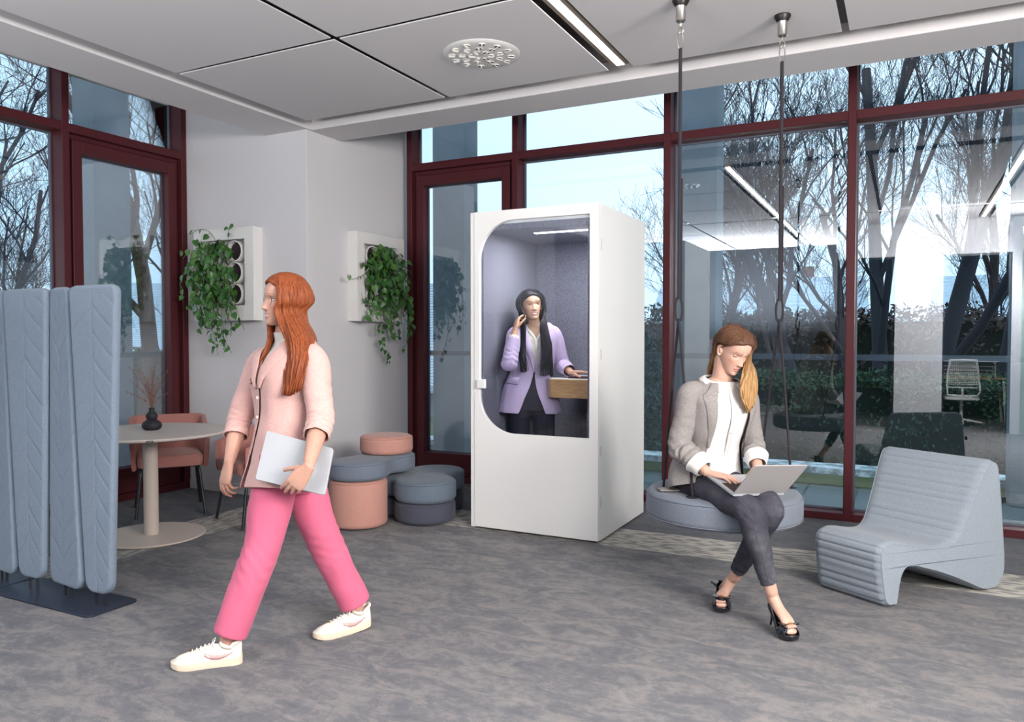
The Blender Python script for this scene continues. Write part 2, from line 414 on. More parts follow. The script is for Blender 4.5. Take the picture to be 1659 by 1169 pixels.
# ---- partition behind the camera (its reflection shows in the glass)
M['dark_interior']=mat('dark_office_wall',(0.02,0.022,0.028),0.7)
M['green_glass']=mat('pale_green_film',(0.35,0.46,0.40),0.3)
b=MB(); b.box(-0.95,-0.32,2.61,4.1,-0.2,ZT); b.box(-0.14,-0.32,0,0.50,-0.2,2.61); b.box(1.36,-0.32,0,1.48,-0.2,2.61); struct(b,'wall_front',M['wall'],smooth=False)
b=MB(); b.box(-0.95,-2.9,0.0,-0.90,-0.33,2.61); b.box(-0.95,-2.95,0,4.1,-2.9,2.61); b.box(-0.95,-2.95,2.61,4.1,-0.33,2.66); struct(b,'wall_office',M['dark_interior'],smooth=False)
b=MB()
for x in (-0.93,-0.17,0.51,1.33):
    b.box(x-0.015,-0.30,0,x+0.015,-0.22,2.6)
b.box(-0.93,-0.30,2.58,1.36,-0.22,2.61)
struct(b,'trim_3',M['black'],smooth=False)
b=MB(); b.box(1.48,-0.28,0.0,4.1,-0.24,2.61); struct(b,'window_9',M['green_glass'],smooth=False)

# ---- linear lights
def linear(x0,x1,y0,y1,label,axis):
    cx=(x0+x1)/2; cy=(y0+y1)/2
    t=thing('linear_light',label,'light',(cx,cy,3.17),'recessed linear ceiling lights')
    b=MB(); 
    if axis=='y':
        b.box(x0-.028,y0,3.13,x0,y1,3.20); b.box(x1,y0,3.13,x1+.028,y1,3.20); b.box(x0-.028,y0,3.20,x1+.028,y1,3.21)
    else:
        b.box(x0,y0-.028,3.13,x1,y0,3.20); b.box(x0,y1,3.13,x1,y1+.028,3.20); b.box(x0,y0-.028,3.20,x1,y1+.028,3.21)
    b.build('housing',M['alu'],t,smooth=False)
    b=MB(); b.box(x0,y0,3.128,x1,y1,3.138); b.build('diffuser',M['led'],t,smooth=False)
    return t
linear(-1.672,-1.622,-2.5,4.77,'long glowing linear light recessed in the ceiling above the swing seat','y')
linear(0.965,1.015,-0.15,4.77,'glowing linear ceiling light right of the swing, mirrored in the right-hand window','y')
linear(-3.9,2.3,1.053,1.087,'thin glowing light line across the ceiling, mirrored as a level line in the windows','x')

# ---- round swirl diffuser
t=thing('ceiling_vent','round white perforated air diffuser in the ceiling panel above the booth','vent',(-2.32,4.145,3.09))
b=MB(); b.lathe([(0.0,3.098),(0.20,3.098),(0.222,3.101),(0.235,3.108),(0.235,3.112),(0,3.112)],(-2.32,4.145,0),48); b.build('face_plate',M['white2'],t)
VD=mat('vent_dark',(0.02,0.02,0.035),0.6); VN=mat('vent_nozzle',(0.75,0.72,0.66),0.5)
for rr,nn,ph in ((0.180,12,0.0),(0.118,9,0.2),(0.058,6,0.5)):
    for k in range(nn):
        a=2*PI*k/nn+ph; cx=-2.32+rr*math.cos(a); cy=4.145+rr*math.sin(a); rh=0.0215
        n_=MB(); n_.lathe([(rh*1.04,3.0975),(rh*1.04,3.0945),(rh*0.9,3.0925),(rh*0.9,3.0975)],(cx,cy,0),16,caps=False,mi=0)
        n_.lathe([(0.0,3.0945),(rh*0.97,3.0945)],(cx,cy,0),14,caps=False,mi=1)
        # curved blade in each nozzle
        n_.obox((cx,cy,3.092),(math.cos(a)*rh*.88,math.sin(a)*rh*.88,0),(-math.sin(a)*.006,math.cos(a)*.006,0.0035),(0,0,0.0022),mi=0)
        n_.build('nozzle',[VN,VD],t)
# ================================================================ OUTSIDE
DK=mat('grey_terrace_tiles',(0.13,0.16,0.17),0.6)
co=coords(DK,(1,1,1)); br=nd(DK,'ShaderNodeTexBrick'); br.offset=0.0; br.inputs['Scale'].default_value=1.0
br.inputs['Brick Width'].default_value=0.42; br.inputs['Row Height'].default_value=1.4; br.inputs['Mortar Size'].default_value=0.012
br.inputs['Color1'].default_value=(0.17,0.205,0.21,1); br.inputs['Color2'].default_value=(0.13,0.165,0.175,1); br.inputs['Mortar'].default_value=(0.02,0.025,0.03,1)
lk(DK,co,br.inputs['Vector']); lk(DK,mixc(DK,0.35,br.outputs['Color'],ramp(DK,noise_tex(DK,co,5,4),[(0.3,(0.09,0.12,0.125)),(0.7,(0.2,0.24,0.23))])),bs(DK).inputs['Base Color'])
bs(DK).inputs['Roughness'].default_value=0.35
b=MB(); b.box(-8.05,6.5,-0.10,9,8.15,-0.005); b.box(-8.05,-6,-0.10,-6.06,6.5,-0.005)
struct(b,'terrace',DK,smooth=False)
SN=mat('wet_snowy_stone',(0.5,0.55,0.56),0.7); co=coords(SN); lk(SN,ramp(SN,noise_tex(SN,co,7,4,0.7),[(0.42,(0.20,0.25,0.24)),(0.5,(0.42,0.48,0.50)),(0.6,(0.72,0.78,0.82))]),bs(SN).inputs['Base Color'])
KB=mat('mossy_kerb',(0.20,0.24,0.12),0.8)
b=MB(); b.box(-7.6,7.78,0.0,9,8.05,0.10,1); b.box(-7.62,7.76,0.10,9,8.08,0.16,0); b.box(-7.87,-6,0.0,-7.6,8.05,0.10,1); b.box(-7.89,-6,0.10,-7.58,8.08,0.16,0)
struct(b,'terrace_kerb',[SN,KB],smooth=False)
for k,cx in enumerate((-4.61,-1.82,0.99,3.79)):
    b=MB(); b.box(cx-0.205,7.46,0.0,cx+0.205,7.77,6.0); struct(b,'pillar_right',M['concrete'],smooth=False)
for k,cy in enumerate((5.215,2.41,-0.4)):
    b=MB(); b.box(-7.57,cy-0.205,0.0,-7.25,cy+0.205,6.0); struct(b,'pillar_left',M['concrete'],smooth=False)
# lawn falling away beyond the terrace
GR=mat('winter_lawn',(0.05,0.08,0.03),0.95); co=coords(GR); lk(GR,ramp(GR,noise_tex(GR,co,1.4,6,0.7),[(0.3,(0.035,0.055,0.022)),(0.6,(0.085,0.115,0.045)),(0.75,(0.14,0.15,0.085))]),bs(GR).inputs['Base Color'])
b=MB(); b.box(-120,-40,-0.6,90,140,-0.35); struct(b,'lawn',GR,smooth=False)

rng=random.Random(5)
BARK=mat('wet_bark',(0.030,0.030,0.040),0.9); BARK2=mat('brown_twigs',(0.085,0.060,0.062),0.9); BARKR=mat('rusty_bark',(0.10,0.05,0.035),0.9)
def seg(v,f,p,q,r0,r1,n):
    d=q-p
    if d.length<1e-6: return
    d.normalize(); s=d.orthogonal().normalized(); w=d.cross(s); b0=len(v)
    for c,r in ((p,r0),(q,r1)):
        for j in range(n):
            a=2*PI*j/n; v.append(tuple(c+s*(r*math.cos(a))+w*(r*math.sin(a))))
    for j in range(n): f.append((b0+j,b0+(j+1)%n,b0+n+(j+1)%n,b0+n+j))
def bare_tree(name,base,h,label,seed,mat_,trunk=0.16,fork=3,lean=(0,0),levels=5,spread=0.55,first=0.25,dens=1.0,group='bare trees beyond the terrace',up=0.25,minr=0.003):
    rg=random.Random(seed); v=[];f=[]
    def grow(p,d,L,r,lev):
        nseg=4 if lev<3 else 3
        pts=[p]; dd=d.copy()
        for k in range(nseg):
            dd=(dd+V((rg.uniform(-1,1),rg.uniform(-1,1),rg.uniform(-.6,.9)))*0.17*(1+0.25*lev)+V((0,0,up*0.12))).normalized()
            pts.append(pts[-1]+dd*(L/nseg))
        for k in range(nseg):
            ra=max(r*(1-0.45*k/nseg),minr); rb=max(r*(1-0.45*(k+1)/nseg),minr)
            seg(v,f,pts[k],pts[k+1],ra,rb,6 if lev<2 else 3)
        if lev>=levels: return
        nb=[fork+2,5,5,4,3,3][lev]; nb=max(2,int(nb*dens+rg.random()))
        for k in range(nb):
            t=first+(1-first)*(k+rg.random()*0.8)/nb if lev==0 else 0.2+0.8*(k+rg.random()*.8)/nb
            t=min(t,0.999); i=int(t*nseg); q=pts[i]+(pts[i+1]-pts[i])*(t*nseg-i)
            ax=(pts[i+1]-pts[i]).normalized(); o=ax.orthogonal().normalized(); o.rotate(Quaternion(ax,rg.uniform(0,2*PI)))
            sp=spread*rg.uniform(0.7,1.5)
            nd_=(ax+o*sp+V((0,0,up))).normalized()
            grow(q,nd_,L*rg.uniform(0.50,0.72)*(1.0-0.15*t),r*(1-0.45*t)*rg.uniform(0.42,0.6),lev+1)
    grow(V(base),V((lean[0],lean[1],1)).normalized(),h*0.55,trunk,0)
    m=MB(); m.v=v; m.f=f; m.m=[0]*len(f)
    o=m.build(name,mat_,loc=base,smooth=True,raw=True)
    return tag(o,label,'tree',group)
def hedge(name,c,size,n,label,m_,cat,seed,leaf=0.05,group=None,cone=False):
    rg=random.Random(seed); b=MB(); c=V(c)
    core=MB()
    for k in range(n):
        a=rg.uniform(0,2*PI); z=rg.uniform(0,1); r=rg.uniform(0.72,1.0)
        if cone: w=(1-z)**0.8*1.0+0.05
        else: w=(1-max(0,z-0.55)**2*3.5)
        lump=1+0.22*mnoise.noise(V((math.cos(a)*2.2+seed,math.sin(a)*2.2,z*6)))
        if cone: p=V((size[0]*w*r*lump*math.cos(a),size[1]*w*r*lump*math.sin(a),size[2]*z))
        else:
            x=rg.uniform(-1,1); y=rg.choice((-1,1))*rg.uniform(0.6,1) if rg.random()<.6 else rg.uniform(-1,1)
            zz=z if rg.random()<.6 else rg.uniform(0.85,1.0)
            lump=0.22*mnoise.noise(V((x*size[0]*1.3+seed,zz*3,y)))
            p=V((size[0]*x,size[1]*(y+lump*2),size[2]*(zz+lump*0.7)))
        d1=V((rg.gauss(0,1),rg.gauss(0,1),rg.gauss(0.3,1))).normalized(); d2=d1.orthogonal().normalized(); d2.rotate(Quaternion(d1,rg.uniform(0,6.28)))
        s=leaf*rg.uniform(0.6,1.5); q=c+p
        b.add([q-d1*s,q+d2*s*.45,q+d1*s,q-d2*s*.45],[(0,1,2,3)])
    # dark inner mass
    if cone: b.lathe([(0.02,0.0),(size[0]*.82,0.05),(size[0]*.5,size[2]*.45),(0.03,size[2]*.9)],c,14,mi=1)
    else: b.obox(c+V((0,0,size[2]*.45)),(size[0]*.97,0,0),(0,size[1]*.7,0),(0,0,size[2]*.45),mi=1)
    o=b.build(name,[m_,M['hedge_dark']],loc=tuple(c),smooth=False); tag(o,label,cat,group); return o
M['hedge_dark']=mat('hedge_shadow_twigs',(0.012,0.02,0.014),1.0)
HG=mat('evergreen_leaf',(0.03,0.075,0.035),0.7); co=coords(HG); lk(HG,ramp(HG,noise_tex(HG,co,9,3),[(0.35,(0.012,0.038,0.022)),(0.55,(0.035,0.085,0.035)),(0.72,(0.09,0.14,0.05))]),bs(HG).inputs['Base Color'])
HB=mat('blue_conifer_leaf',(0.035,0.085,0.07),0.7)
HR=mat('russet_hedge_leaf',(0.10,0.07,0.06),0.8)
# hedges and conifers right behind the kerb (right-hand windows)
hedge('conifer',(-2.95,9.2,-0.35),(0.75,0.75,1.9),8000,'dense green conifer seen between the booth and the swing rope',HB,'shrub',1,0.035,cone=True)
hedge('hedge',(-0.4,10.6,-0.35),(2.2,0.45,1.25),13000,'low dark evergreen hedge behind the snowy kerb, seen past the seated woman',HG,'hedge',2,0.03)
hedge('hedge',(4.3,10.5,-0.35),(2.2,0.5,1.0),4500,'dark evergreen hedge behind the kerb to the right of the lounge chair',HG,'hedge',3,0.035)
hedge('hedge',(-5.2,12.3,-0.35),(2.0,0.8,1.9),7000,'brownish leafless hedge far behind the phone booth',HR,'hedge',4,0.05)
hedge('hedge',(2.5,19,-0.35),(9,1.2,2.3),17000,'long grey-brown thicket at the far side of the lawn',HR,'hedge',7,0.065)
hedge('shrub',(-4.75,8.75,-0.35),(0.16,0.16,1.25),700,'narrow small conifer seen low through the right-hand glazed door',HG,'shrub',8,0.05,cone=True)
# trees seen through the right-hand glazing
bare_tree('bare_tree',(-0.95,11.6,-0.4),9.5,'leaning forked bare tree seen between the swing ropes and the first mullion',11,BARK,0.10,3,(-0.42,0.0),5,0.55,0.22,1.0)
bare_tree('bare_tree',(-0.42,11.9,-0.4),10.5,'tall bare tree rising just left of the rightmost red mullion',23,BARK,0.12,3,(-0.05,0.05),5,0.5,0.25,1.0)
bare_tree('bare_tree',(0.30,12.6,-0.4),11,'thick twin-stemmed bare tree seen left of the mirrored office doorway',37,BARK,0.14,3,(0.07,0.0),5,0.5,0.15,1.0)
bare_tree('bare_tree',(1.35,13.6,-0.4),10.5,'bare tree with wide crown seen behind the mirrored office doorway',41,BARK,0.13,3,(0.05,0.05),5,0.6,0.2,1.0)
bare_tree('bare_tree',(-3.2,14.5,-0.4),7.0,'fine-twigged bare tree standing behind the right edge of the phone booth',53,BARK2,0.10,3,(0.02,0.0),5,0.62,0.15,1.25)
bare_tree('bare_tree',(-2.0,15.0,-0.4),7.5,'brownish twiggy bare tree behind the concrete pillar by the swing',59,BARK2,0.10,3,(0.05,0.0),5,0.6,0.15,1.25)
bare_tree('bare_tree',(-0.9,17.0,-0.4),8.5,'bushy leafless tree far behind the seated woman',67,BARK2,0.12,3,(0.0,0.0),5,0.65,0.12,1.2)
bare_tree('bare_tree',(1.6,18.5,-0.4),9,'distant leafless tree above the lounge chair',71,BARK2,0.12,3,(0.0,0.0),5,0.65,0.12,1.2)
# trees seen through the left-hand glazing
bare_tree('bare_tree',(-14.2,10.9,-0.4),11,'big rusty-barked tree trunk seen through the left glazed door',83,BARKR,0.19,3,(-0.02,-0.02),5,0.7,0.3,0.95)
bare_tree('bare_tree',(-11.6,6.4,-0.4),8.5,'dark gnarled bare tree filling the top of the leftmost window',89,BARK,0.12,3,(-0.05,-0.12),5,0.85,0.3,0.95)
bare_tree('bare_tree',(-17.5,10.0,-0.4),6.0,'small twiggy bare tree low in the leftmost window',97,BARK2,0.09,3,(0.0,0.0),5,0.7,0.2,1.2)
bare_tree('bare_tree',(-19.0,15.6,-0.4),8.0,'leafless tree behind the snowy roofs in the left glazed door',101,BARK2,0.12,3,(0.0,0.0),4,0.7,0.2,1.2)
hedge('hedge',(-13.2,11.6,-0.35),(1.9,0.5,1.5),5000,'tall yew hedge seen behind the vase through the left glazed door',HG,'hedge',9,0.045)
hedge('conifer',(-25.5,13.8,-0.35),(1.4,1.4,3.6),2200,'dark pointed fir at the edge of the leftmost window',HB,'tree',10,0.16,cone=True)
# houses
RS=mat('snowy_roof',(0.62,0.70,0.76),0.8); co=coords(RS,(1,1,1),(0,0,0)); wv=nd(RS,'ShaderNodeTexWave',bands_direction='Z'); wv.inputs['Scale'].default_value=5; wv.inputs['Distortion'].default_value=3; lk(RS,co,wv.inputs['Vector']); lk(RS,ramp(RS,wv.outputs['Fac'],[(0.25,(0.26,0.32,0.38)),(0.5,(0.6,0.68,0.75))]),bs(RS).inputs['Base Color'])
HW=mat('grey_render',(0.33,0.37,0.42),0.9); HP=mat('house_window',(0.05,0.07,0.10),0.2); CH=mat('brick_chimney',(0.22,0.10,0.08),0.9)
def house(c,w,d,hw,hr,label,rot=0):
    t=thing('house',label,'house',(c[0],c[1],-0.4)); c=V(c)
    ux=V((math.cos(rot),math.sin(rot),0)); uy=V((-math.sin(rot),math.cos(rot),0)); P=lambda a,e,z:c+ux*a+uy*e+V((0,0,z))
    b=MB(); b.obox(P(0,0,hw/2-.2),ux*w/2,uy*d/2,(0,0,hw/2+.2)); 
    b.add([P(-w/2,-d/2,hw),P(-w/2,d/2,hw),P(-w/2,0,hw+hr*.93),P(w/2,-d/2,hw),P(w/2,d/2,hw),P(w/2,0,hw+hr*.93)],[(0,1,2),(3,5,4)]); b.build('wall',HW,t,smooth=False)
    b=MB()
    for s in(-1,1):
        b.prism([P(-w/2-.3,s*(d/2+.35),hw-.15),P(w/2+.3,s*(d/2+.35),hw-.15),P(w/2+.3,0,hw+hr),P(-w/2-.3,0,hw+hr)],(0,0,0.14))
    b.build('roof',RS,t,smooth=False)
    for k in range(int(w//2.2)):
        a=-w/2+1.1+k*2.2
        f=MB(); f.obox(P(a,-d/2-.01,hw*.55),ux*.5,uy*.03,(0,0,.6)); f.build('window',HP,t,smooth=False)
    b=MB(); b.obox(P(w*.25,d*.1,hw+hr),ux*.3,uy*.3,(0,0,.7)); b.build('chimney',CH,t,smooth=False)
    return t
house((-9.9,15.9,0),5.0,3.6,0.35,2.2,'low outbuilding with a steep snow-dusted roof seen through the right-hand glazed door',0.35)
house((-24.0,21.5,0),9,6,0.9,2.4,'snowy-roofed house seen through the left glazed door behind the hedge',0.9)
house((-6.5,40.0,0),9,7,2.2,2.0,'pale house half hidden by twigs right of the phone booth',0.1)
house((7.0,42.0,0),11,7,2.2,2.0,'low house glimpsed between the trees behind the seated woman',-0.1)
# ================================================================ PHONE BOOTH
BX0,BX1,BY0,BY1,BH=-2.79,-1.81,4.83,5.83,2.275
t=thing('phone_booth','tall white office phone booth with a rounded window in its door','booth',(-2.30,5.33,0))
w=0.07
b=MB()
b.box(BX0,BY0+.02,0.012,BX0+w,BY1,BH); b.box(BX1-w,BY0+.02,0.012,BX1,BY1,BH); b.box(BX0+w,BY1-w,0.012,BX1-w,BY1,BH)
b.box(BX0+w,BY0+.02,0.012,BX1-w,BY1-w,0.05); b.box(BX0+w,BY0+.02,BH-0.09,BX1-w,BY1-w,BH)
b.box(BX0,BY0-.012,0.012,BX0+0.035,BY0+0.02,BH)
b.build('shell',M['white'],t,smooth=False,bevel=0.003,bseg=2)
# felt lining
b=MB()
b.box(BX0+w,BY0+.02,0.05,BX0+w+.02,BY1-w,BH-.09); b.box(BX1-w-.02,BY0+.02,0.05,BX1-w,BY1-w,BH-.09); b.box(BX0+w+.02,BY1-w-.02,0.05,BX1-w-.02,BY1-w,BH-.09)
b.box(BX0+w+.02,BY0+.02,BH-.13,BX1-w-.02,BY1-w-.02,BH-.09)
b.build('felt_lining',M['booth_felt'],t,smooth=False)
b=MB(); b.box(BX0+w,BY0+.02,0.05,BX1-w,BY1-w,0.06); b.build('floor_mat',M['dark_pouf'],t,smooth=False)
# door with rounded window
def win_outline(x0,x1,z0,z1,rl,rr,n=14):
    pts=[]
    for cx,cz,a0,r in ((x0+rl,z0+rl,180,rl),(x1-rr,z0+rr,270,rr),(x1-rr,z1-rr,0,rr),(x0+rl,z1-rl,90,rl)):
        for k in range(n+1):
            a=R(a0+90*k/n); pts.append((cx+r*math.cos(a),cz+r*math.sin(a)))
    return pts
DX0,DX1,DZ0,DZ1=BX0+0.035,BX1,0.02,BH
oi=win_outline(-2.715,-1.872,0.703,2.205,0.27,0.006)
# project the outline outward to the door rectangle
def to_rect(p,c=(-2.29,1.45)):
    dx,dz=p[0]-c[0],p[1]-c[1]; s=1e9
    if dx>1e-9: s=min(s,(DX1-c[0])/dx)
    if dx<-1e-9: s=min(s,(DX0-c[0])/dx)
    if dz>1e-9: s=min(s,(DZ1-c[1])/dz)
    if dz<-1e-9: s=min(s,(DZ0-c[1])/dz)
    return (c[0]+dx*s,c[1]+dz*s)
# make sure corners are included
ins=list(oi); outs=[to_rect(p) for p in oi]
for cor in ((DX0,DZ0),(DX1,DZ0),(DX1,DZ1),(DX0,DZ1)):
    k=min(range(len(outs)),key=lambda i:(outs[i][0]-cor[0])**2+(outs[i][1]-cor[1])**2); outs[k]=cor
b=MB(); n=len(ins); y0,y1=BY0-.018,BY0+.018
vs=[(x,y0,z) for x,z in outs]+[(x,y0,z) for x,z in ins]+[(x,y1,z) for x,z in ins]+[(x,y1,z) for x,z in outs]
fs=[]
for i in range(n):
    j=(i+1)%n
    for a in range(4):
        c_=(a+1)%4; fs.append((a*n+i,a*n+j,c_*n+j,c_*n+i))
b.add(vs,fs); door=b.build('door',M['white'],t,smooth=False)
b=MB(); gi=win_outline(-2.709,-1.878,0.709,2.199,0.264,0.004); b.add([(x,BY0+.0,z) for x,z in gi]+[(x,BY0+.006,z) for x,z in gi],[tuple(range(n))]+[tuple(range(2*n-1,n-1,-1))]+[(i,(i+1)%n,n+(i+1)%n,n+i) for i in range(n)])
b.build('window_pane',M['glass_booth'],door,smooth=False)
b=MB(); b.box(-2.725,BY0-.045,1.02,-2.655,BY0-.022,1.085); b.box(-2.715,BY0-.024,1.03,-2.695,BY0-.01,1.075); b.build('door_handle',M['white'],door,smooth=False,bevel=0.006,bseg=3)
HG_=mat('hinge_grey',(0.55,0.55,0.54),0.4)
for z in (2.0,1.27,0.62,0.28):
    b=MB(); b.box(BX1-0.003,BY0+0.015,z-.035,BX1+0.006,BY0+0.03,z+.035); b.build('hinge',HG_,t,smooth=False)
b=MB(); b.box(-2.42,5.10,BH-.134,-1.905,5.14,BH-.128); b.build('booth_lamp',M['led2'],t,smooth=False)
L_=bpy.data.lights.new('booth_lamp_light','AREA'); L_.shape='RECTANGLE'; L_.size=0.5; L_.size_y=0.04; L_.energy=12; L_.color=(1,0.97,0.95)
lo=bpy.data.objects.new('booth_lamp_light',L_); COL.objects.link(lo); lo.location=(-2.16,5.12,BH-.137)
# shelf desk with oak edge
b=MB(); pts=[(BX1-w-.022,4.95),(BX1-w-.022,BY1-w-.03)]+[(-2.33+0.08-0.08*math.cos(R(a)) if False else -2.26-0.08*math.sin(R(a)),5.67+0.06*math.cos(R(a))) for a in (0,45,90)]+[(-2.26-0.08*math.cos(R(a)),5.22-0.08*math.sin(R(a))) for a in (0,30,60,90)]
pts=[(BX1-w-.022,5.12),(BX1-w-.022,BY1-w-.03),(-2.33,BY1-w-.03),(-2.34,5.24)]+[(-2.26-0.08*math.cos(R(a)),5.20-0.08*math.sin(R(a))) for a in (15,40,65,90)]
b.prism([(x,y,0.945) for x,y in pts],(0,0,0.135)); dk=b.build('desk_shelf',M['oak'],t,smooth=False,bevel=0.004)
b=MB(); b.prism([(x+(0.004 if x<-2.2 else 0),y+.003,1.0795) for x,y in pts],(0,0,0.004)); b.build('desk_top',M['white2'],dk,smooth=False)
tag(MB().box(-2.19,5.2,1.0835,-1.99,5.34,1.097).build('tablet',mat('dark_red_cover',(0.05,0.01,0.02),0.3),smooth=False,bevel=0.003),'dark tablet lying on the booth desk under the hand of the standing woman','tablet')

# ================================================================ PLANTERS AND PLANTS
def planter(name,o,ux,un,label):
    """o = bottom corner on the wall, ux = along the wall, un = out of the wall"""
    o=V(o);ux=V(ux);un=V(un); z=V((0,0,1))
    W,H,D=0.72,0.80,0.105
    t=thing(name,label,'planter',tuple(o+ux*W/2),'white wall planters on the corner column')
    P=lambda a,h,d:o+ux*a+z*h+un*d
    def bx(mb,a0,a1,h0,h1,d0,d1,mi=None): mb.obox(P((a0+a1)/2,(h0+h1)/2,(d0+d1)/2),ux*(a1-a0)/2,un*(d1-d0)/2,z*(h1-h0)/2,mi)
    b=MB(); a0,a1,h0,h1=0.105,0.615,0.13,0.70
    bx(b,0,a0,0,H,0,D); bx(b,a1,W,0,H,0,D); bx(b,a0,a1,0,h0,0,D); bx(b,a0,a1,h1,H,0,D); bx(b,a0,a1,h0,h1,0,0.02)
    b.build('box',M['white2'],t,smooth=False,bevel=0.002)
    for i in range(3):
        for j in range(2):
            c=P(a0+0.13+0.25*j,h0+0.10+0.185*i,0.06)
            q=MB()
            rr=[(0.092,-0.02),(0.092,0.035),(0.083,0.037),(0.078,0.0)]
            rings=[[c+un*d+ux*(r*math.cos(2*PI*k/20))+z*(r*math.sin(2*PI*k/20)) for k in range(20)] for r,d in rr]
            q.loft(rings,caps=False,mi=0); q.loft([[p for p in rings[3]]],caps=False)
            q.add([tuple(p) for p in rings[3]],[tuple(range(20))],1)
            q.build('pot_cup',[M['white2'],M['soil']],t,smooth=False)
    return t,P
t1,P1=planter('wall_planter',(-5.66,4.96,1.53),(1,0,0),(0,-1,0),'white wall planter behind the walking woman, left face of the column')
t2,P2=planter('wall_planter',(-4.44,5.485,1.53),(0,1,0),(1,0,0),'white wall planter on the right face of the column, nearest the glazed door')
def plant(P,seed,label,a_lo,a_hi,strays,un,ux,bulk=260,tails=()):
    rg=random.Random(seed); z=V((0,0,1)); un=V(un);ux=V(ux)
    stem=MB(); leaf=MB()
    def addleaf(p,s,up_):
        n=(un*rg.uniform(0.4,1.2)+ux*rg.uniform(-.7,.7)+z*rg.uniform(-.2,.7)).normalized()
        d=(-z*rg.uniform(0.4,1)+ux*rg.uniform(-.7,.7)+un*.2); d=(d-n*d.dot(n)).normalized(); q=n.cross(d)
        L=s; W=s*0.43
        out=[(0,0),(-.12,.42),(.02,.85),(.3,1.0),(.62,.72),(1.0,0)]
        vs=[p+n*0.004]
        prof=[(-.10,.35),(0.02,.82),(.28,1.0),(.58,.70),(.85,.25),(1.02,0)]
        mid=[(0,0),(.35,0),(.7,0),(1.02,0)]
        def pt(a,b_): return p+d*(L*a)+q*(W*b_)+n*(abs(b_)*W*0.28-0.10*L*max(a,0)**2)
        vs=[pt(0,0),pt(.35,0),pt(.7,0),pt(1.03,0)]
        for sd in(1,-1):
            vs+= [pt(a,sd*w) for a,w in prof[:-1]]
        l=[4,5,6,7,8]; r=[9,10,11,12,13]
        fs=[(0,4,5),(0,5,6,1),(1,6,7,2),(2,7,8,3),(0,10,9),(0,1,11,10),(1,2,12,11),(2,3,13,12)]
        leaf.add(vs,fs)
    def vine(pts,n_leaf,s0=0.05,r=0.0022):
        c=[V(p) for p in catmull(pts,6)]
        stem.tube(pts,r,5,5)
        for k in range(n_leaf):
            i=int((k+rg.random()*.5)/n_leaf*(len(c)-1)); p=c[min(i,len(c)-1)]
            side=(ux*rg.choice((-1,1))*rg.uniform(.4,1)+un*rg.uniform(0,.8)+z*rg.uniform(-.3,.5)).normalized()
            q=p+side*rg.uniform(0.015,0.04)
            stem.tube([p,(p+q)/2+z*.006,q],0.0012,4,1); addleaf(q,s0*rg.uniform(.7,1.25),None)
    # bushy mass from the cups
    for k in range(bulk//9):
        a=rg.uniform(a_lo,a_hi); h=rg.uniform(0.18,0.66); p0=P(a,h,0.09)
        L=rg.uniform(0.12,0.42); sx=rg.uniform(-.14,.14)
        p1=P(a+sx*.4,h+rg.uniform(0.0,0.07),0.15+rg.uniform(0,.04)); p2=P(a+sx,h-L*.5,0.17+rg.uniform(0,.05)); p3=P(a+sx*1.2,h-L,0.14+rg.uniform(0,.05))
        vine([p0,p1,p2,p3],9,0.062)
    for pts in tails: vine([P(*q) for q in pts],max(6,int(len(pts)*4)),0.045)
    for pts in strays: vine([P(*q) for q in pts],4,0.05)
    base=P((a_lo+a_hi)/2,0.0,0.12)
    t=thing('trailing_plant',label,'plant',tuple(base))
    leaf.build('leaves',M['leaf'],t,smooth=True,raw=True); stem.build('stems',M['stem'],t)
    return t
plant(P1,3,'trailing green pothos spilling from the planter left of the walking woman',0.06,0.50,
  [[(0.3,0.66,0.09),(0.22,0.78,0.13),(0.12,0.80,0.15),(0.03,0.76,0.17)],[(0.4,0.68,0.09),(0.45,0.78,0.12),(0.52,0.82,0.14)],[(0.2,0.6,0.09),(0.03,0.62,0.16),(-0.05,0.55,0.18)]],(0,-1,0),(1,0,0),330,
  [[(0.30,0.25,.12),(0.36,0.10,.17),(0.40,-0.08,.16),(0.44,-0.20,.15),(0.50,-0.28,.15)],[(0.22,0.25,.12),(0.25,0.05,.17),(0.30,-0.12,.16),(0.34,-0.30,.15)],[(0.4,0.3,.12),(0.45,0.12,.17),(0.50,-0.05,.15),(0.48,-0.14,.14)],
   [(0.12,0.3,.12),(0.10,0.12,.17),(0.16,0.0,.16),(0.14,-.08,.15)],[(0.18,0.35,.12),(0.06,0.2,.17),(0.02,0.10,.16)],[(0.35,0.2,.12),(0.33,0.02,.16),(0.38,-.15,.15),(0.36,-.22,.14)]])
plant(P2,8,'trailing green pothos spilling from the planter beside the right glazed door',0.16,0.60,
  [[(0.15,0.45,.1),(0.02,0.40,.14),(-0.12,0.36,.14),(-0.18,0.40,.14)],[(0.18,0.25,.1),(0.05,0.17,.14),(0.0,0.25,.15)],[(0.15,0.5,.1),(0.06,0.5,.14),(0.02,.52,.15)]],(1,0,0),(0,1,0),340,
  [[(0.30,0.25,.12),(0.28,0.02,.15),(0.30,-0.15,.14),(0.36,-0.30,.13),(0.44,-0.39,.13)],[(0.48,0.2,.12),(0.50,0.0,.15),(0.46,-0.12,.14),(0.56,-0.14,.13),(0.60,-0.05,.13)],[(0.62,0.3,.12),(0.70,0.1,.15),(0.72,-0.1,.14),(0.66,-0.3,.13)],
   [(0.4,0.2,.12),(0.42,0.05,.15),(0.40,-.1,.14)],[(0.55,0.3,.12),(0.68,0.2,.15),(0.70,0.12,.14)]])

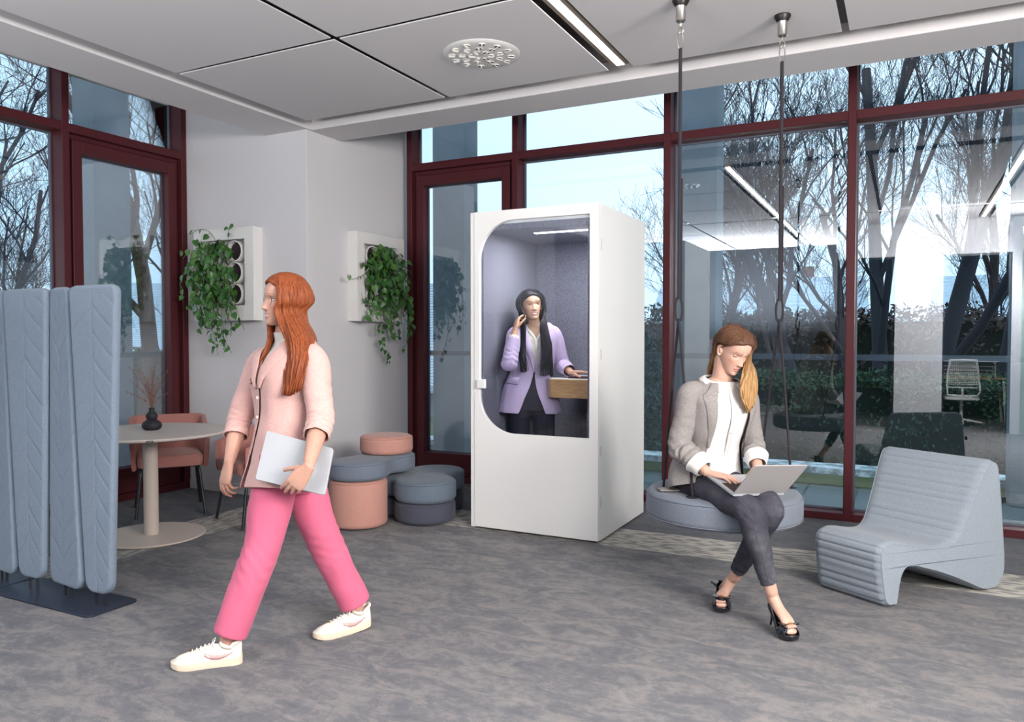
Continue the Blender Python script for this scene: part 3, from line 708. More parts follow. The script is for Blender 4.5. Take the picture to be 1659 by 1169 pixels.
# ================================================================ TABLE, VASE
tx,ty=-4.66,3.61
t=thing('round_table','round cream pedestal table standing behind the blue screen','table',(tx,ty,0))
b=MB(); b.lathe([(0,0.712),(0.500,0.712),(0.515,0.718),(0.520,0.726),(0.520,0.732),(0.517,0.735),(0,0.735)],(tx,ty,0),72); top=b.build('table_top',M['tabletop'],t)
b=MB(); b.tube([(tx,ty,0.012),(tx,ty,0.712)],0.048,28,1); b.build('column',M['cream'],t)
b=MB(); b.lathe([(0,0.003),(0.350,0.003),(0.353,0.006),(0.353,0.012),(0.350,0.015),(0,0.015)],(tx,ty,0),72); b.build('base_plate',M['cream'],t)
a=R(-38); c=V((tx+0.521*math.cos(a),ty+0.521*math.sin(a),0.723)); b=MB(); b.obox(c,V((-math.sin(a),math.cos(a),0))*0.020,V((math.cos(a),math.sin(a),0))*0.0015,(0,0,0.005)); tg=b.build('maker_tag',M['black'],top,smooth=False)
for k,q in enumerate((-.011,-.004,.004,.011)):
    b=MB(); b.obox(c+V((-math.sin(a),math.cos(a),0))*q+V((math.cos(a),math.sin(a),0))*.0017,V((-math.sin(a),math.cos(a),0))*0.0018,V((math.cos(a),math.sin(a),0))*0.0004,(0,0,0.0024))
    b.build('tag_letter',M['white'],tg,smooth=False)
vx,vy=-4.705,3.66
VS=mat('matte_black_ceramic',(0.022,0.022,0.030),0.6,spec=0.35)
t=thing('vase','matte black double-bulb vase on the cream table','vase',(vx,vy,0.735))
b=MB(); prof=[(0.0,0.0),(0.045,0.0),(0.062,0.014),(0.067,0.032),(0.060,0.052),(0.040,0.067),(0.030,0.073),(0.036,0.082),(0.040,0.096),(0.035,0.112),(0.023,0.124),(0.018,0.134),(0.018,0.150),(0.021,0.155),(0.016,0.155),(0.013,0.148),(0.0,0.140)]
b.lathe([(r,0.735+z) for r,z in prof],(vx,vy,0),40); b.build('body',VS,t)
DR=mat('dried_stem',(0.25,0.13,0.07),0.8); DF=mat('dried_blossom',(0.19,0.085,0.065),0.9)
rg=random.Random(4); st=MB(); fl_=MB()
for k in range(15):
    an=rg.uniform(0,2*PI); sp=rg.uniform(0.03,0.22); H=rg.uniform(0.16,0.30)*(1-0.35*(sp>.17))
    o=V((vx,vy,0.885)); e=o+V((math.cos(an)*sp,math.sin(an)*sp,H)); m_=o+V((math.cos(an)*sp*.28,math.sin(an)*sp*.28,H*.5))
    st.tube([o,m_,e],[0.0016,0.0013,0.0008],5,5)
    c_=[V(p) for p in catmull([o,m_,e],10)]
    for i in range(8,len(c_)):
        for q in range(3):
            p=c_[i]+V((rg.gauss(0,.006),rg.gauss(0,.006),rg.gauss(0,.004))); s=rg.uniform(.002,.0042)
            fl_.add([p+V((s,0,0)),p+V((0,s,0)),p+V((-s,0,0)),p+V((0,-s,0)),p+V((0,0,s)),p-V((0,0,s))],[(0,1,4),(1,2,4),(2,3,4),(3,0,4),(1,0,5),(2,1,5),(3,2,5),(0,3,5)])
t=thing('dried_flowers','spray of thin dried brown flower stems in the black vase','flowers',(vx,vy,0.87))
st.build('stems',DR,t); fl_.build('blossoms',DF,t,smooth=False)

# ================================================================ ARMCHAIRS
def rrect(hw,hd,r,n=5,c=(0,0)):
    pts=[]
    for sx,sy,a0 in((1,1,0),(-1,1,90),(-1,-1,180),(1,-1,270)):
        for k in range(n+1):
            a=R(a0+90*k/n); pts.append((c[0]+sx*(hw-r)+r*math.cos(a),c[1]+sy*(hd-r)+r*math.sin(a)))
    return pts
def armchair(loc,face,label,group):
    """face = yaw of the direction the sitter looks"""
    F=V((math.cos(face),math.sin(face),0)); S=V((-math.sin(face),math.cos(face),0)); o=V(loc)
    P=lambda s,f,z:o+S*s+F*f+V((0,0,z))
    t=thing('armchair',label,'chair',loc,group)
    # seat cushion
    b=MB(); rings=[]
    for z,i in ((0.385,.03),(0.392,.006),(0.42,0),(0.455,0),(0.475,.012),(0.482,.04)):
        rings.append([P(x,y,z+0.0*y) for x,y in rrect(0.235-i,0.25-i,0.06,5,(0,0.015))])
    b.loft(rings); b.build('seat',M['pink_chair'],t)
    # wrap-around back and arms: U-shaped shell, higher at the back
    b=MB(); path=[]
    hw,hd=0.265,0.27
    us=[(hw,0.24),(hw,0.10),(hw,-0.08)]+[(hw-.10+.10*math.cos(R(a)),-0.17-.10*math.sin(R(a))) for a in(15,45,75)]+[(0.08,-0.275),(-0.08,-0.275)]+[(-(hw-.10)-.10*math.cos(R(a)),-0.17-.10*math.sin(R(a))) for a in(75,45,15)]+[(-hw,-0.08),(-hw,0.10),(-hw,0.24)]
    rings=[]
    n=len(us)
    for i,(x,y) in enumerate(us):
        q=i/(n-1); k=math.sin(PI*q); 
        zt=0.645+0.10*min(1,k*1.5)**1.0 if True else 0
        zt=0.60+0.15*min(1,max(0,(0.24-y)/0.45))
        out=V((x,y+.05,0)).normalized(); th=0.042
        fl=1.0
        def sh(off,z,ex=0): 
            g=1+0.10*((z-.38)/.36)
            return P(x*g+out.x*off,y*(1+0.13*((z-.38)/.36) if y<0 else 1)+out.y*off,z)
        rings.append([sh(0,0.375),sh(-th*.5,0.37),sh(-th,0.38),sh(-th,zt-.02),sh(-th*.75,zt-.004),sh(-th*.4,zt),sh(0,zt-.006),sh(.006,zt-.03),sh(.006,.40)])
    b.loft(rings); b.build('back_shell',M['pink_chair'],t)
    for sx,sy in((1,1),(-1,1),(1,-1),(-1,-1)):
        b=MB(); p0=P(sx*0.18,sy*0.15+.01,0.392); p1=P(sx*0.205,sy*0.19+.01,0.36); p2=P(sx*0.245,sy*0.245+.01,0.006)
        b.tube([p0,p1,p1+(p2-p1)*.5,p2],0.0115,12,4); lg=b.build('leg',M['black'],t)
        b=MB(); b.lathe([(0,0),(0.009,0),(0.009,0.010),(0,0.010)],p2-V((0,0,0.006)),12); b.build('foot_glide',M['steel'],lg)
    b=MB(); b.tube([P(-.2,.16,.378),P(.2,.16,.378)],.009,8,1); b.tube([P(-.2,-.14,.378),P(.2,-.14,.378)],.009,8,1); b.build('under_frame',M['black'],t)
    return t
armchair((-5.20,4.20,0),math.atan2(-0.60,0.80),'dusty rose armchair with thin black legs directly behind the round table','rose armchairs')
armchair((-4.33,4.32,0),math.atan2(-0.93,-0.36),'dusty rose armchair mostly hidden behind the walking woman','rose armchairs')

# ================================================================ POUFS
def soft(outline,z0,z1,r,n=5):
    """rounded-edge cushion from outline function outline(inset) -> list of xy"""
    rings=[]
    for k in range(n+1):
        a=PI/2*k/n; rings.append([(x,y,z0+r-r*math.sin(PI/2-a)) for x,y in outline(r*(1-math.sin(a)))])
    for k in range(n+1):
        a=PI/2*k/n; rings.append([(x,y,z1-r+r*math.sin(a)) for x,y in outline(r*(1-math.cos(a)))])
    # domed top
    for q in (0.12,0.24):
        rings.append([(x,y,z1+0.0015*q*4) for x,y in outline(q*0.9)])
    return rings
def circ(c,r,n=56): return lambda i:[(c[0]+max(r-i,.004)*math.cos(2*PI*k/n),c[1]+max(r-i,.004)*math.sin(2*PI*k/n)) for k in range(n)]
def blob(cs,r,blend=0.13,n=110):
    """smooth union of discs, sampled by rays from the centroid"""
    c0=(sum(c[0] for c in cs)/len(cs),sum(c[1] for c in cs)/len(cs))
    def sdf(x,y):
        d=[math.hypot(x-c[0],y-c[1])-r for c in cs]; res=d[0]
        for e in d[1:]:
            h=max(blend-abs(res-e),0)/blend; res=min(res,e)-h*h*blend*.25
        return res
    def f(i):
        pts=[]
        for k in range(n):
            a=2*PI*k/n; lo,hi=0.0,1.2
            # march outward to last crossing
            tt=0.0;last=0.02
            while tt<0.9:
                if sdf(c0[0]+math.cos(a)*tt,c0[1]+math.sin(a)*tt)<-i: last=tt
                tt+=0.01
            lo,hi=last,last+0.012
            for _ in range(10):
                m_=(lo+hi)/2
                if sdf(c0[0]+math.cos(a)*m_,c0[1]+math.sin(a)*m_)<-i: lo=m_
                else: hi=m_
            pts.append((c0[0]+math.cos(a)*lo,c0[1]+math.sin(a)*lo))
        return pts
    return f
def cam2w(lat,dep):   # plan position from sideways / forward distances of the camera
    c,s=math.cos(R(27)),math.sin(R(27)); return (lat*c-dep*s, lat*s+dep*c)
def pouf(name,outl,z0,z1,r,m_,label,seam=True,cat='pouf'):
    t=thing(name,label,cat,(0,0,0),None); b=MB(); rg_=soft(outl,z0,z1,r); b.loft(rg_)
    a=np.array(b.v); t.location=((a[:,0].min()+a[:,0].max())/2,(a[:,1].min()+a[:,1].max())/2,z0)
    b.build('cushion',m_,t,angle=60)
    pts=[V((x,y,z1-r*.42)) for x,y in outl(r*0.04)]
    s=MB(); n=len(pts); rings=[]
    for i,p in enumerate(pts):
        tn=(pts[(i+1)%n]-pts[i-1]).normalized(); nn=tn.cross(V((0,0,1)))
        rings.append([p+nn*.0022*math.cos(q)+V((0,0,.0022*math.sin(q))) for q in (0,PI/2,PI,3*PI/2)])
    rings.append(rings[0]); s.loft(rings,caps=False); s.build('piping',m_,t)
    return t
pA=cam2w(-1.135,5.66); pB=cam2w(-0.985,6.02)
pouf('pouf',circ(pA,0.212),0.006,0.348,0.035,M['pink_fabric'],'tall dusty pink drum pouf standing on the carpet')
pouf('cloud_cushion',blob([pA,pB],0.222,0.16),0.350,0.482,0.035,M['blue_pouf'],'slate blue two-lobed cushion resting on the tall pink pouf')
pouf('pouf',circ(pB,0.205),0.484,0.622,0.035,M['pink_fabric'],'flat round pink pouf on top of the cushion stack')
cC=cam2w(-0.655,5.80); cD=cam2w(-0.62,6.24); cE=cam2w(-1.0,6.10)
TL=[cC,cD,cE]
pouf('cloud_cushion',blob(TL,0.226,0.16),0.006,0.158,0.035,M['dark_pouf'],'charcoal three-lobed floor cushion at the bottom of the right stack')
pouf('cloud_cushion',blob(TL,0.232,0.16),0.160,0.318,0.04,M['blue_pouf2'],'steel blue three-lobed cushion lying on the charcoal one')

# ================================================================ ACOUSTIC SCREEN
EM=mat('x',(0,0,0)); bpy.data.materials.remove(EM)
def screen_panel(t,cx,cy,z0,z1,w0,w1,yaw,lean,flip,th=0.045):
    """cx,cy = foot centre; w0/w1 bottom/top widths; lean = sideways lean of the top"""
    S=V((math.cos(yaw),math.sin(yaw),0)); N=V((math.sin(yaw),-math.cos(yaw),0))   # N towards the viewer
    nu,nv=44,190; H=z1-z0; rc=0.045
    def wid(h): return w0+(w1-w0)*h/H
    def P(u,h,d): return V((cx,cy,z0))+S*(u*wid(h)/2+lean*(h/H))+V((0,0,h))+N*d
    def emboss(u,h):
        s=-1 if flip else 1
        step=0.135; x=abs(u)
        # curved chevrons along the panel
        hh=h+s*((x**0.78)*0.150)
        f_=(hh/step)%1.0; d_=min(f_,1-f_)*step
        g=0.0
        if x<0.94 and 0.06<h<H-0.05: g-=0.0045*math.exp(-(d_/0.0050)**2)
        g-=0.0022*math.exp(-(x*wid(h)/2/0.004)**2)
        return g
    b=MB(); front=[];back=[]
    rows=[]
    for j in range(nv+1):
        h=H*j/nv; row=[]
        # rounded corners: shrink width near the ends
        e=min(h,H-h); k=1.0; rr=rc*(1.6 if h<H/2 else 1.0)
        if e<rr: k=1-(rr-math.sqrt(max(rr*rr-(rr-e)**2,0)))/(wid(h)/2)
        for i in range(nu+1):
            u=(-1+2*i/nu); uu=u*k
            edge=(1-abs(u))*wid(h)/2*k; ev=min(e,0.03)
            q=min(edge,0.018)/0.018; dv=min(e,0.018)/0.018
            thick=(th/2)*(0.35+0.65*math.sqrt(max(0,1-(1-q)**2))*math.sqrt(max(0,1-(1-dv)**2)))
            row.append((uu,h,thick))
        rows.append(row)
    W=nu+1
    vs=[P(u,h,tk+emboss(u,h)) for row in rows for u,h,tk in row]+[P(u,h,-tk) for row in rows for u,h,tk in row]
    fs=[];K=len(rows)*W
    for j in range(nv):
        for i in range(nu):
            a=j*W+i; fs.append((a,a+1,a+W+1,a+W)); fs.append((K+a,K+a+W,K+a+W+1,K+a+1))
        fs.append((j*W,(j+1)*W,K+(j+1)*W,K+j*W)); fs.append((j*W+nu,K+j*W+nu,K+(j+1)*W+nu,(j+1)*W+nu))
    for i in range(nu): fs.append((i,K+i,K+i+1,i+1)); fs.append((nv*W+i,nv*W+i+1,K+nv*W+i+1,K+nv*W+i))
    b.add(vs,fs); p=b.build('felt_panel',M['blue_felt'],t,angle=80)
    # piping round the back edge
    s=MB()
    sd=[P(k,h,0) for k,h in [(1.004,0.05),(1.004,H*.33),(1.004,H*.66),(1.004,H-.05)]]
    s.tube(sd,0.0028,6,4); s.build('piping',M['blue_felt'],p)
    for dx in(-.03,.03):
        s=MB(); s.tube([V((cx,cy,0.012))+S*dx,V((cx,cy,z0+.03))+S*dx],0.007,10,1); s.build('support_rod',M['black'],t)
    return p
def screen(x0,x1,label,panels):
    t=thing('acoustic_screen',label,'screen',((x0+x1)/2,2.525,0),'acoustic screens at the left edge')
    b=MB(); cx=(x0+x1)/2
    b.prism([(x,y,0.0) for x,y in rrect((x1-x0)/2,0.145,0.04,6,(cx,2.535))],(0,0,0.010)); b.build('base_plate',mat('navy_black_steel',(0.018,0.024,0.042),0.42),t,smooth=False,bevel=0.002)
    for p in panels: screen_panel(t,*p)
    return t
screen(-4.40,-3.555,'blue-grey felt screen with embossed chevrons, nearest the round table',[
   (-3.655,2.53,0.072,1.648,0.185,0.350,R(3),-0.010,False),
   (-3.935,2.54,0.066,1.645,0.325,0.180,R(-7),-0.018,True),
   (-4.220,2.53,0.072,1.645,0.200,0.360,R(3),-0.012,False)])
screen(-5.27,-4.42,'blue-grey felt screen cut off by the left edge of the photo',[
   (-4.510,2.54,0.066,1.645,0.325,0.180,R(-7),-0.0,True),
   (-4.80,2.53,0.072,1.645,0.200,0.360,R(3),-0.0,False),
   (-5.09,2.54,0.066,1.645,0.325,0.180,R(-7),-0.0,True)])

# ================================================================ LOUNGE CHAIR
t=thing('lounge_chair','pale blue-grey sculptural lounge chair with quilted ribs near the right edge','chair',(0.05,4.8,0))
prof=[(0.02,0.0,0),(-0.012,0.03,1),(-0.03,0.10,1),(-0.045,0.19,1),(-0.052,0.25,1),(-0.048,0.295,1),(-0.022,0.326,1),(0.035,0.338,0),(0.13,0.325,0),(0.23,0.303,0),(0.32,0.288,0),(0.42,0.284,0),(0.475,0.30,1),(0.515,0.335,1),(0.560,0.41,1),(0.61,0.50,1),(0.655,0.585,1),(0.70,0.665,1),(0.735,0.705,1),(0.765,0.715,0),(0.795,0.70,0),(0.812,0.66,0),(0.828,0.56,0),(0.845,0.42,0),(0.862,0.27,0),(0.872,0.15,0),(0.862,0.075,0),(0.825,0.022,0),(0.76,0.002,0),(0.69,0.008,0),(0.60,0.045,0),(0.48,0.095,0),(0.36,0.138,0),(0.26,0.168,0),(0.19,0.188,0),(0.15,0.190,0),(0.118,0.165,0),(0.100,0.11,0),(0.090,0.05,0),(0.078,0.005,0),(0.05,-0.0,0)]
cl=catmull([(p[0],max(p[1],0.0),p[2]) for p in prof]+[prof[0]],8)[:-1]
arc=0; ribs=[]
for i,p in enumerate(cl):
    if i: arc+=math.hypot(p[0]-cl[i-1][0],p[1]-cl[i-1][1])
    ribs.append(arc)
FR=V((-0.065,4.338,0)); DRr=V((0.663,0.749,0)); FL=V((-0.405,4.552,0)); 
# left side plane: longer front-to-back scale so that the back fans out wider
BR=FR+DRr*0.765; BLk=V((-0.10,5.26,0)); DLl=(BLk-FL)/0.765
ns=22; b=MB(); rings=[]
for i,p in enumerate(cl):
    s_,z_,rb=p; z_=max(z_,0.002)
    # local normal in profile plane
    q0=cl[i-1]; q1=cl[(i+1)%len(cl)]; tn=V((q1[0]-q0[0],q1[1]-q0[1])).normalized(); nn=V((-tn.y,tn.x))
    inn=0.0
    row=[]
    d_=(ribs[i]/0.042)%1.0; dd=min(d_,1-d_)*0.042
    groove=-0.007*math.exp(-(dd/0.0055)**2)*max(0,min(1,rb))
    for k in range(ns+1):
        u=k/ns; ed=min(u,1-u)
        rd=0.0 if ed>0.045 else 0.014*(1-math.sqrt(max(0,1-(1-ed/0.045)**2)))
        off=groove*(1 if ed>0.03 else 0)-rd
        ss=s_+nn.x*off; zz=max(z_+nn.y*off,0.001)
        pr=FR+DRr*ss; pl=FL+DLl*ss
        row.append(pr+(pl-pr)*u+V((0,0,zz)))
    rings.append(row)
n=len(rings); W=ns+1
vs=[p for r in rings for p in r]; fs=[]
for i in range(n):
    for k in range(ns): fs.append((i*W+k,((i+1)%n)*W+k,((i+1)%n)*W+k+1,i*W+k+1))
b.add(vs,fs); 
# side caps triangulated through bmesh
from mathutils.geometry import tessellate_polygon
tri=[tuple(x) for x in tessellate_polygon([[V((p[0],max(p[1],0.002),0)) for p in cl]])]
def side(k): return ([rings[i][k] for i in range(n)],tri)
for k in (0,ns): b.add(*side(k))
b.build('body',M['grey_fabric'],t,angle=40)
for k,nm in ((0,'side_piping'),(ns,'side_piping')):
    pts=[rings[i][k] for i in range(0,n,2)]; sgn=(rings[0][0]-rings[0][ns]).normalized()*(1 if k==0 else -1)
    s=MB(); pts=[p+sgn*.0 for p in pts]; s.tube(pts+[pts[0]],0.0026,5,1); s.build(nm,M['grey_fabric'],t)
lp=FR+DRr*0.838+V((0,0,0.49)); s=MB(); s.obox(lp+DRr*.012,DRr*.012,V((-.749,.663,0))*.003,(0,0,.016)); s.build('fabric_label',M['black'],t,smooth=False)

# ================================================================ SWING SEAT
sc=(-0.855,4.165)
HK=[(-1.046,3.959),(-0.608,4.395)]
t=thing('swing_seat','round grey upholstered swing seat hanging on black ropes under the seated woman','swing',(sc[0],sc[1],0.425))
b=MB(); b.loft(soft(circ(sc,0.405,80),0.425,0.575,0.042,7)); b.build('cushion',M['swing_fabric'],t,angle=60)
for zz in (0.575-.020,0.425+.02):
    s=MB(); rings=[]
    for i in range(81):
        a=2*PI*i/80; p=V((sc[0]+.4035*math.cos(a),sc[1]+.4035*math.sin(a),zz)); nn=V((math.cos(a),math.sin(a),0)); rings.append([p+nn*.0024*math.cos(q)+V((0,0,.0024*math.sin(q))) for q in (0,PI/2,PI,3*PI/2)])
    s.loft(rings,caps=False); s.build('piping',M['swing_fabric'],t)
ROPE=mat('black_braided_rope',(0.012,0.010,0.014),0.85); co=coords(ROPE,(1,1,1)); wv=nd(ROPE,'ShaderNodeTexWave',bands_direction='DIAGONAL'); wv.inputs['Scale'].default_value=90; lk(ROPE,co,wv.inputs['Vector']); lk(ROPE,ramp(ROPE,wv.outputs['Fac'],[(0.3,(0.010,0.009,0.014)),(0.7,(0.035,0.03,0.036))]),bs(ROPE).inputs['Base Color']); bump(ROPE,wv.outputs['Fac'],0.6,0.003)
holes=[[(-1.137,4.012),(-0.94,3.850)],[(-0.53,4.345),(-0.727,4.512)]]
for (hx,hy),hh in zip(HK,holes):
    zk=1.53
    s=MB(); s.tube([(hx,hy,2.865),(hx,hy,2.2),(hx,hy,zk+.05)],0.0092,10,1); s.build('rope',ROPE,t)
    s=MB(); s.tube([(hx+.012,hy+.004,2.2),(hx+.012,hy+.004,zk+.05)],0.0045,8,1); 
    for q in(-1,1): s.tube([(hx+q*.010,hy,zk+.06),(hx+q*.018,hy,zk+.01),(hx+q*.014,hy,zk-.05),(hx,hy,zk-.06)],0.006,8,4)
    s.build('rope_knot',ROPE,t)
    for (x,y) in hh:
        s=MB(); s.tube([(hx,hy,zk-.05),((hx+x)/2,(hy+y)/2,(zk+.58)/2),(x,y,0.578)],0.0068,10,3); s.build('rope',ROPE,t)
        s=MB(); s.lathe([(0.0,0.578),(0.029,0.578),(0.031,0.5815),(0.028,0.585),(0.012,0.586),(0.0,0.586)],(x,y,0),24); s.build('eyelet',M['black'],t)
for k,(hx,hy) in enumerate(HK):
    t=thing('ceiling_hook','polished steel ceiling hook and snap link holding the %s swing rope'%('left','right')[k],'hook',(hx,hy,2.87),'steel swing hooks')
    s=MB(); s.lathe([(0,3.0),(0.022,3.0),(0.0255,3.004),(0.0255,3.07),(0.028,3.075),(0.0,3.075)],(hx,hy,0),28); s.build('mount_cup',M['steel'],t)
    s=MB(); s.lathe([(0,3.075),(0.028,3.075),(0.043,3.10),(0.043,3.110),(0,3.110)],(hx,hy,0),28); s.build('ceiling_rose',mat('dark_bronze',(0.03,0.025,0.025),0.4,metal=.6) if 'dark_bronze' not in bpy.data.materials else bpy.data.materials['dark_bronze'],t)
    def ring(mb,c,rx,rz,ax,r=0.0032,n=20):
        pts=[V(c)+V(ax)*(rx*math.cos(2*PI*q/n))+V((0,0,rz*math.sin(2*PI*q/n))) for q in range(n+1)]; mb.tube(pts,r,7,1,caps=False)
    s=MB(); ring(s,(hx,hy,2.985),0.012,0.018,(0,1,0)); ring(s,(hx,hy,2.958),0.013,0.020,(1,0,0)); s.build('shackle',M['steel'],t)
    s=MB(); ring(s,(hx,hy,2.905),0.015,0.045,(0.89,0.45,0)); s.tube([(hx,hy,2.94),(hx,hy,2.955)],.006,8,1); s.build('snap_link',M['steel'],t)

# ================================================================ OFFICE BEHIND THE GLASS PARTITION (seen mirrored)
OW=mat('office_chair_white',(0.75,0.75,0.72),0.5)
ocx,ocy=0.80,-0.95
t=thing('office_chair','white mesh-back swivel office chair mirrored in the right-hand window','chair',(ocx,ocy,0))
s=MB(); s.tube([(ocx,ocy,0.10),(ocx,ocy,0.42)],0.024,12,1); s.build('gas_lift',OW,t)
for k in range(5):
    a=2*PI*k/5+.3; e=V((ocx+.30*math.cos(a),ocy+.30*math.sin(a),0.075)); s=MB(); s.tube([(ocx,ocy,0.115),e],[(.026,.02),(.017,.013)],8,1); l_=s.build('leg',OW,t)
    s=MB(); s.tube([e-V((.012,0,.045)),e+V((.012,0,-.045))],0.028,12,1); s.build('caster',M['dark_pouf'],l_)
s=MB(); s.loft([[(ocx+x,ocy-.03+y,z) for x,y in rrect(.24-i,.23-i,.07,5)] for z,i in((.42,.03),(.43,.0),(.47,.0),(.485,.03))]); s.build('seat',OW,t)
s=MB(); 
bk=[(ocx-.20,ocy+.20,.50),(ocx-.21,ocy+.23,.75),(ocx-.18,ocy+.26,1.0),(ocx-.15,ocy+.265,1.04),(ocx+.15,ocy+.265,1.04),(ocx+.18,ocy+.26,1.0),(ocx+.21,ocy+.23,.75),(ocx+.20,ocy+.20,.50),(ocx-.20,ocy+.20,.50)]
s.tube(bk,.014,8,3); s.tube([(ocx-.2,ocy+.2,.62),(ocx+.2,ocy+.2,.62)],.01,8,1)
s.build('back_frame',OW,t)
s=MB()
for k in range(14): 
    z=.67+.026*k; s.tube([(ocx-.20,ocy+.225+.03*(z-.67),z),(ocx,ocy+.205+.05*(z-.67),z),(ocx+.20,ocy+.225+.03*(z-.67),z)],.0045,5,3)
for k in range(14): 
    x=-.18+.028*k; s.tube([(ocx+x,ocy+.215,.65),(ocx+x*.9,ocy+.25,1.03)],.003,4,1)
s.build('mesh_back',OW,t)
s=MB(); s.tube([(ocx,ocy,.44),(ocx,ocy+.17,.46),(ocx,ocy+.22,.62)],.016,8,4); s.build('back_support',OW,t)
t=thing('desk','oak-topped desk with pale legs behind the mirrored office chair','desk',(0.75,-1.75,0))
s=MB(); s.box(0.05,-2.1,.72,1.45,-1.4,.745); s.build('desk_top',M['oak'],t,smooth=False,bevel=.003)
for x,y in((.1,-1.45),(1.4,-1.45),(.1,-2.05),(1.4,-2.05)):
    s=MB(); s.tube([(x,y,.72),(x+(-.04 if x<.5 else .04),y,0)],.02,8,1); s.build('leg',OW,t)
t=thing('desk_rack','white wire rack standing on the mirrored desk','rack',(0.75,-1.6,0.745))
s=MB(); s.tube([(.30,-1.6,.745),(.30,-1.6,.98),(.32,-1.6,1.0),(1.28,-1.6,1.0),(1.30,-1.6,.98),(1.30,-1.6,.745)],.008,6,2)
for z in(.80,.86,.92): s.tube([(.3,-1.6,z),(1.3,-1.6,z)],.005,6,1)
s.build('wire',OW,t)
# ================================================================ PEOPLE: HELPERS
_p=R(1.72); _y=R(27.0)
FWc=V((-math.sin(_y)*math.cos(_p),math.cos(_y)*math.cos(_p),-math.sin(_p))); RTc=V((math.cos(_y),math.sin(_y),0)); UPc=RTc.cross(FWc)
def at(u,v,D): return V((0,0,1.38))+(FWc+RTc*((u-829.5)/1248)-UPc*((v-584.5)/1248))*D
def dirv(l,u,d): return (RTc*l+V((0,0,1))*u+V((FWc.x,FWc.y,0)).normalized()*d).normalized()
def remeshed(mb,voxel,smooth_it=2,factor=0.5):
    me=mb.mesh('tmp'); o=bpy.data.objects.new('tmp',me); COL.objects.link(o)
    q=o.modifiers.new('r','REMESH'); q.mode='VOXEL'; q.voxel_size=voxel; q.use_smooth_shade=True
    if smooth_it: k=o.modifiers.new('s','SMOOTH'); k.factor=factor; k.iterations=smooth_it
    dg=bpy.context.evaluated_depsgraph_get(); dg.update()
    m2=bpy.data.meshes.new_from_object(o.evaluated_get(dg)); bpy.data.objects.remove(o); bpy.data.meshes.remove(me)
    return m2
def link_mesh(me,name,mats,parent):
    at_=org(parent); n=len(me.vertices); a=np.empty(n*3,np.float32); me.vertices.foreach_get('co',a); a=a.reshape(-1,3)-np.array(at_,np.float32); me.vertices.foreach_set('co',a.ravel())
    me.materials.clear()
    for m in (mats if isinstance(mats,(list,tuple)) else [mats]): me.materials.append(m)
    me.polygons.foreach_set('use_smooth',[True]*len(me.polygons)); me.name=name; me.update()
    o=bpy.data.objects.new(name,me); COL.objects.link(o); o.parent=parent; return o
# ---- head
HZ=[-.112,-.108,-.100,-.088,-.072,-.055,-.035,-.015,.005,.025,.045,.062,.078,.092,.102,.109,.112]
HW=[.006,.018,.029,.038,.046,.053,.0590,.0635,.067,.0695,.0705,.069,.063,.051,.037,.020,.003]
HF=[.068,.080,.085,.086,.086,.087,.086,.084,.083,.088,.087,.081,.070,.054,.037,.016,-.004]
HB=[.046,.034,.012,-.018,-.045,-.066,-.083,-.092,-.097,-.099,-.098,-.093,-.083,-.067,-.050,-.030,-.012]
def head_prof(z): return [float(np.interp(z,HZ,q)) for q in (HW,HF,HB)]
def gs(x,s): return math.exp(-(x/s)**2)
def face_bump(x,z,smile=0.0):
    d=0.0
    # nose
    if z>-0.046:
        t=min(max((0.012-z)/(0.046),0),1)
        amp=0.004+0.0175*t**1.15; w=0.0075+0.0035*t
        fall=1.0 if z>-0.034 else max(0,1-((-0.034-z)/0.010)**1.5)
        if z>0.012: amp*=max(0,1-(z-0.012)/0.02)
        d+=amp*gs(x,w)*fall
    d+=0.010*gs(abs(x)-0.0105,0.0055)*gs(z+0.037,0.0065)
    d-=0.0105*gs(abs(x)-0.031,0.0165)*gs(z-0.004,0.0115)     # sockets
    d+=0.0035*gs(abs(x)-0.029,0.018)*gs(z-0.022,0.0075)       # brow
    d+=0.0045*gs(abs(x)-0.043,0.016)*gs(z+0.024,0.016)        # cheekbone
    lx=0.022+0.005*smile; cz=0.004*smile*(abs(x)/0.022)**2
    d+=0.0062*gs(x,lx*.8)*gs(z-cz+0.0610,0.0042)*(1-0.25*gs(x,0.003))
    d+=0.0072*gs(x,lx*.62)*gs(z-cz+0.0725,0.0050)
    d-=0.0050*gs(x,lx*.9)*gs(z-cz+0.0665,0.0020)
    d-=0.0030*gs(x,0.018)*gs(z+0.082,0.006)
    d+=0.0050*gs(x,0.016)*gs(z+0.097,0.010)                   # chin
    return d
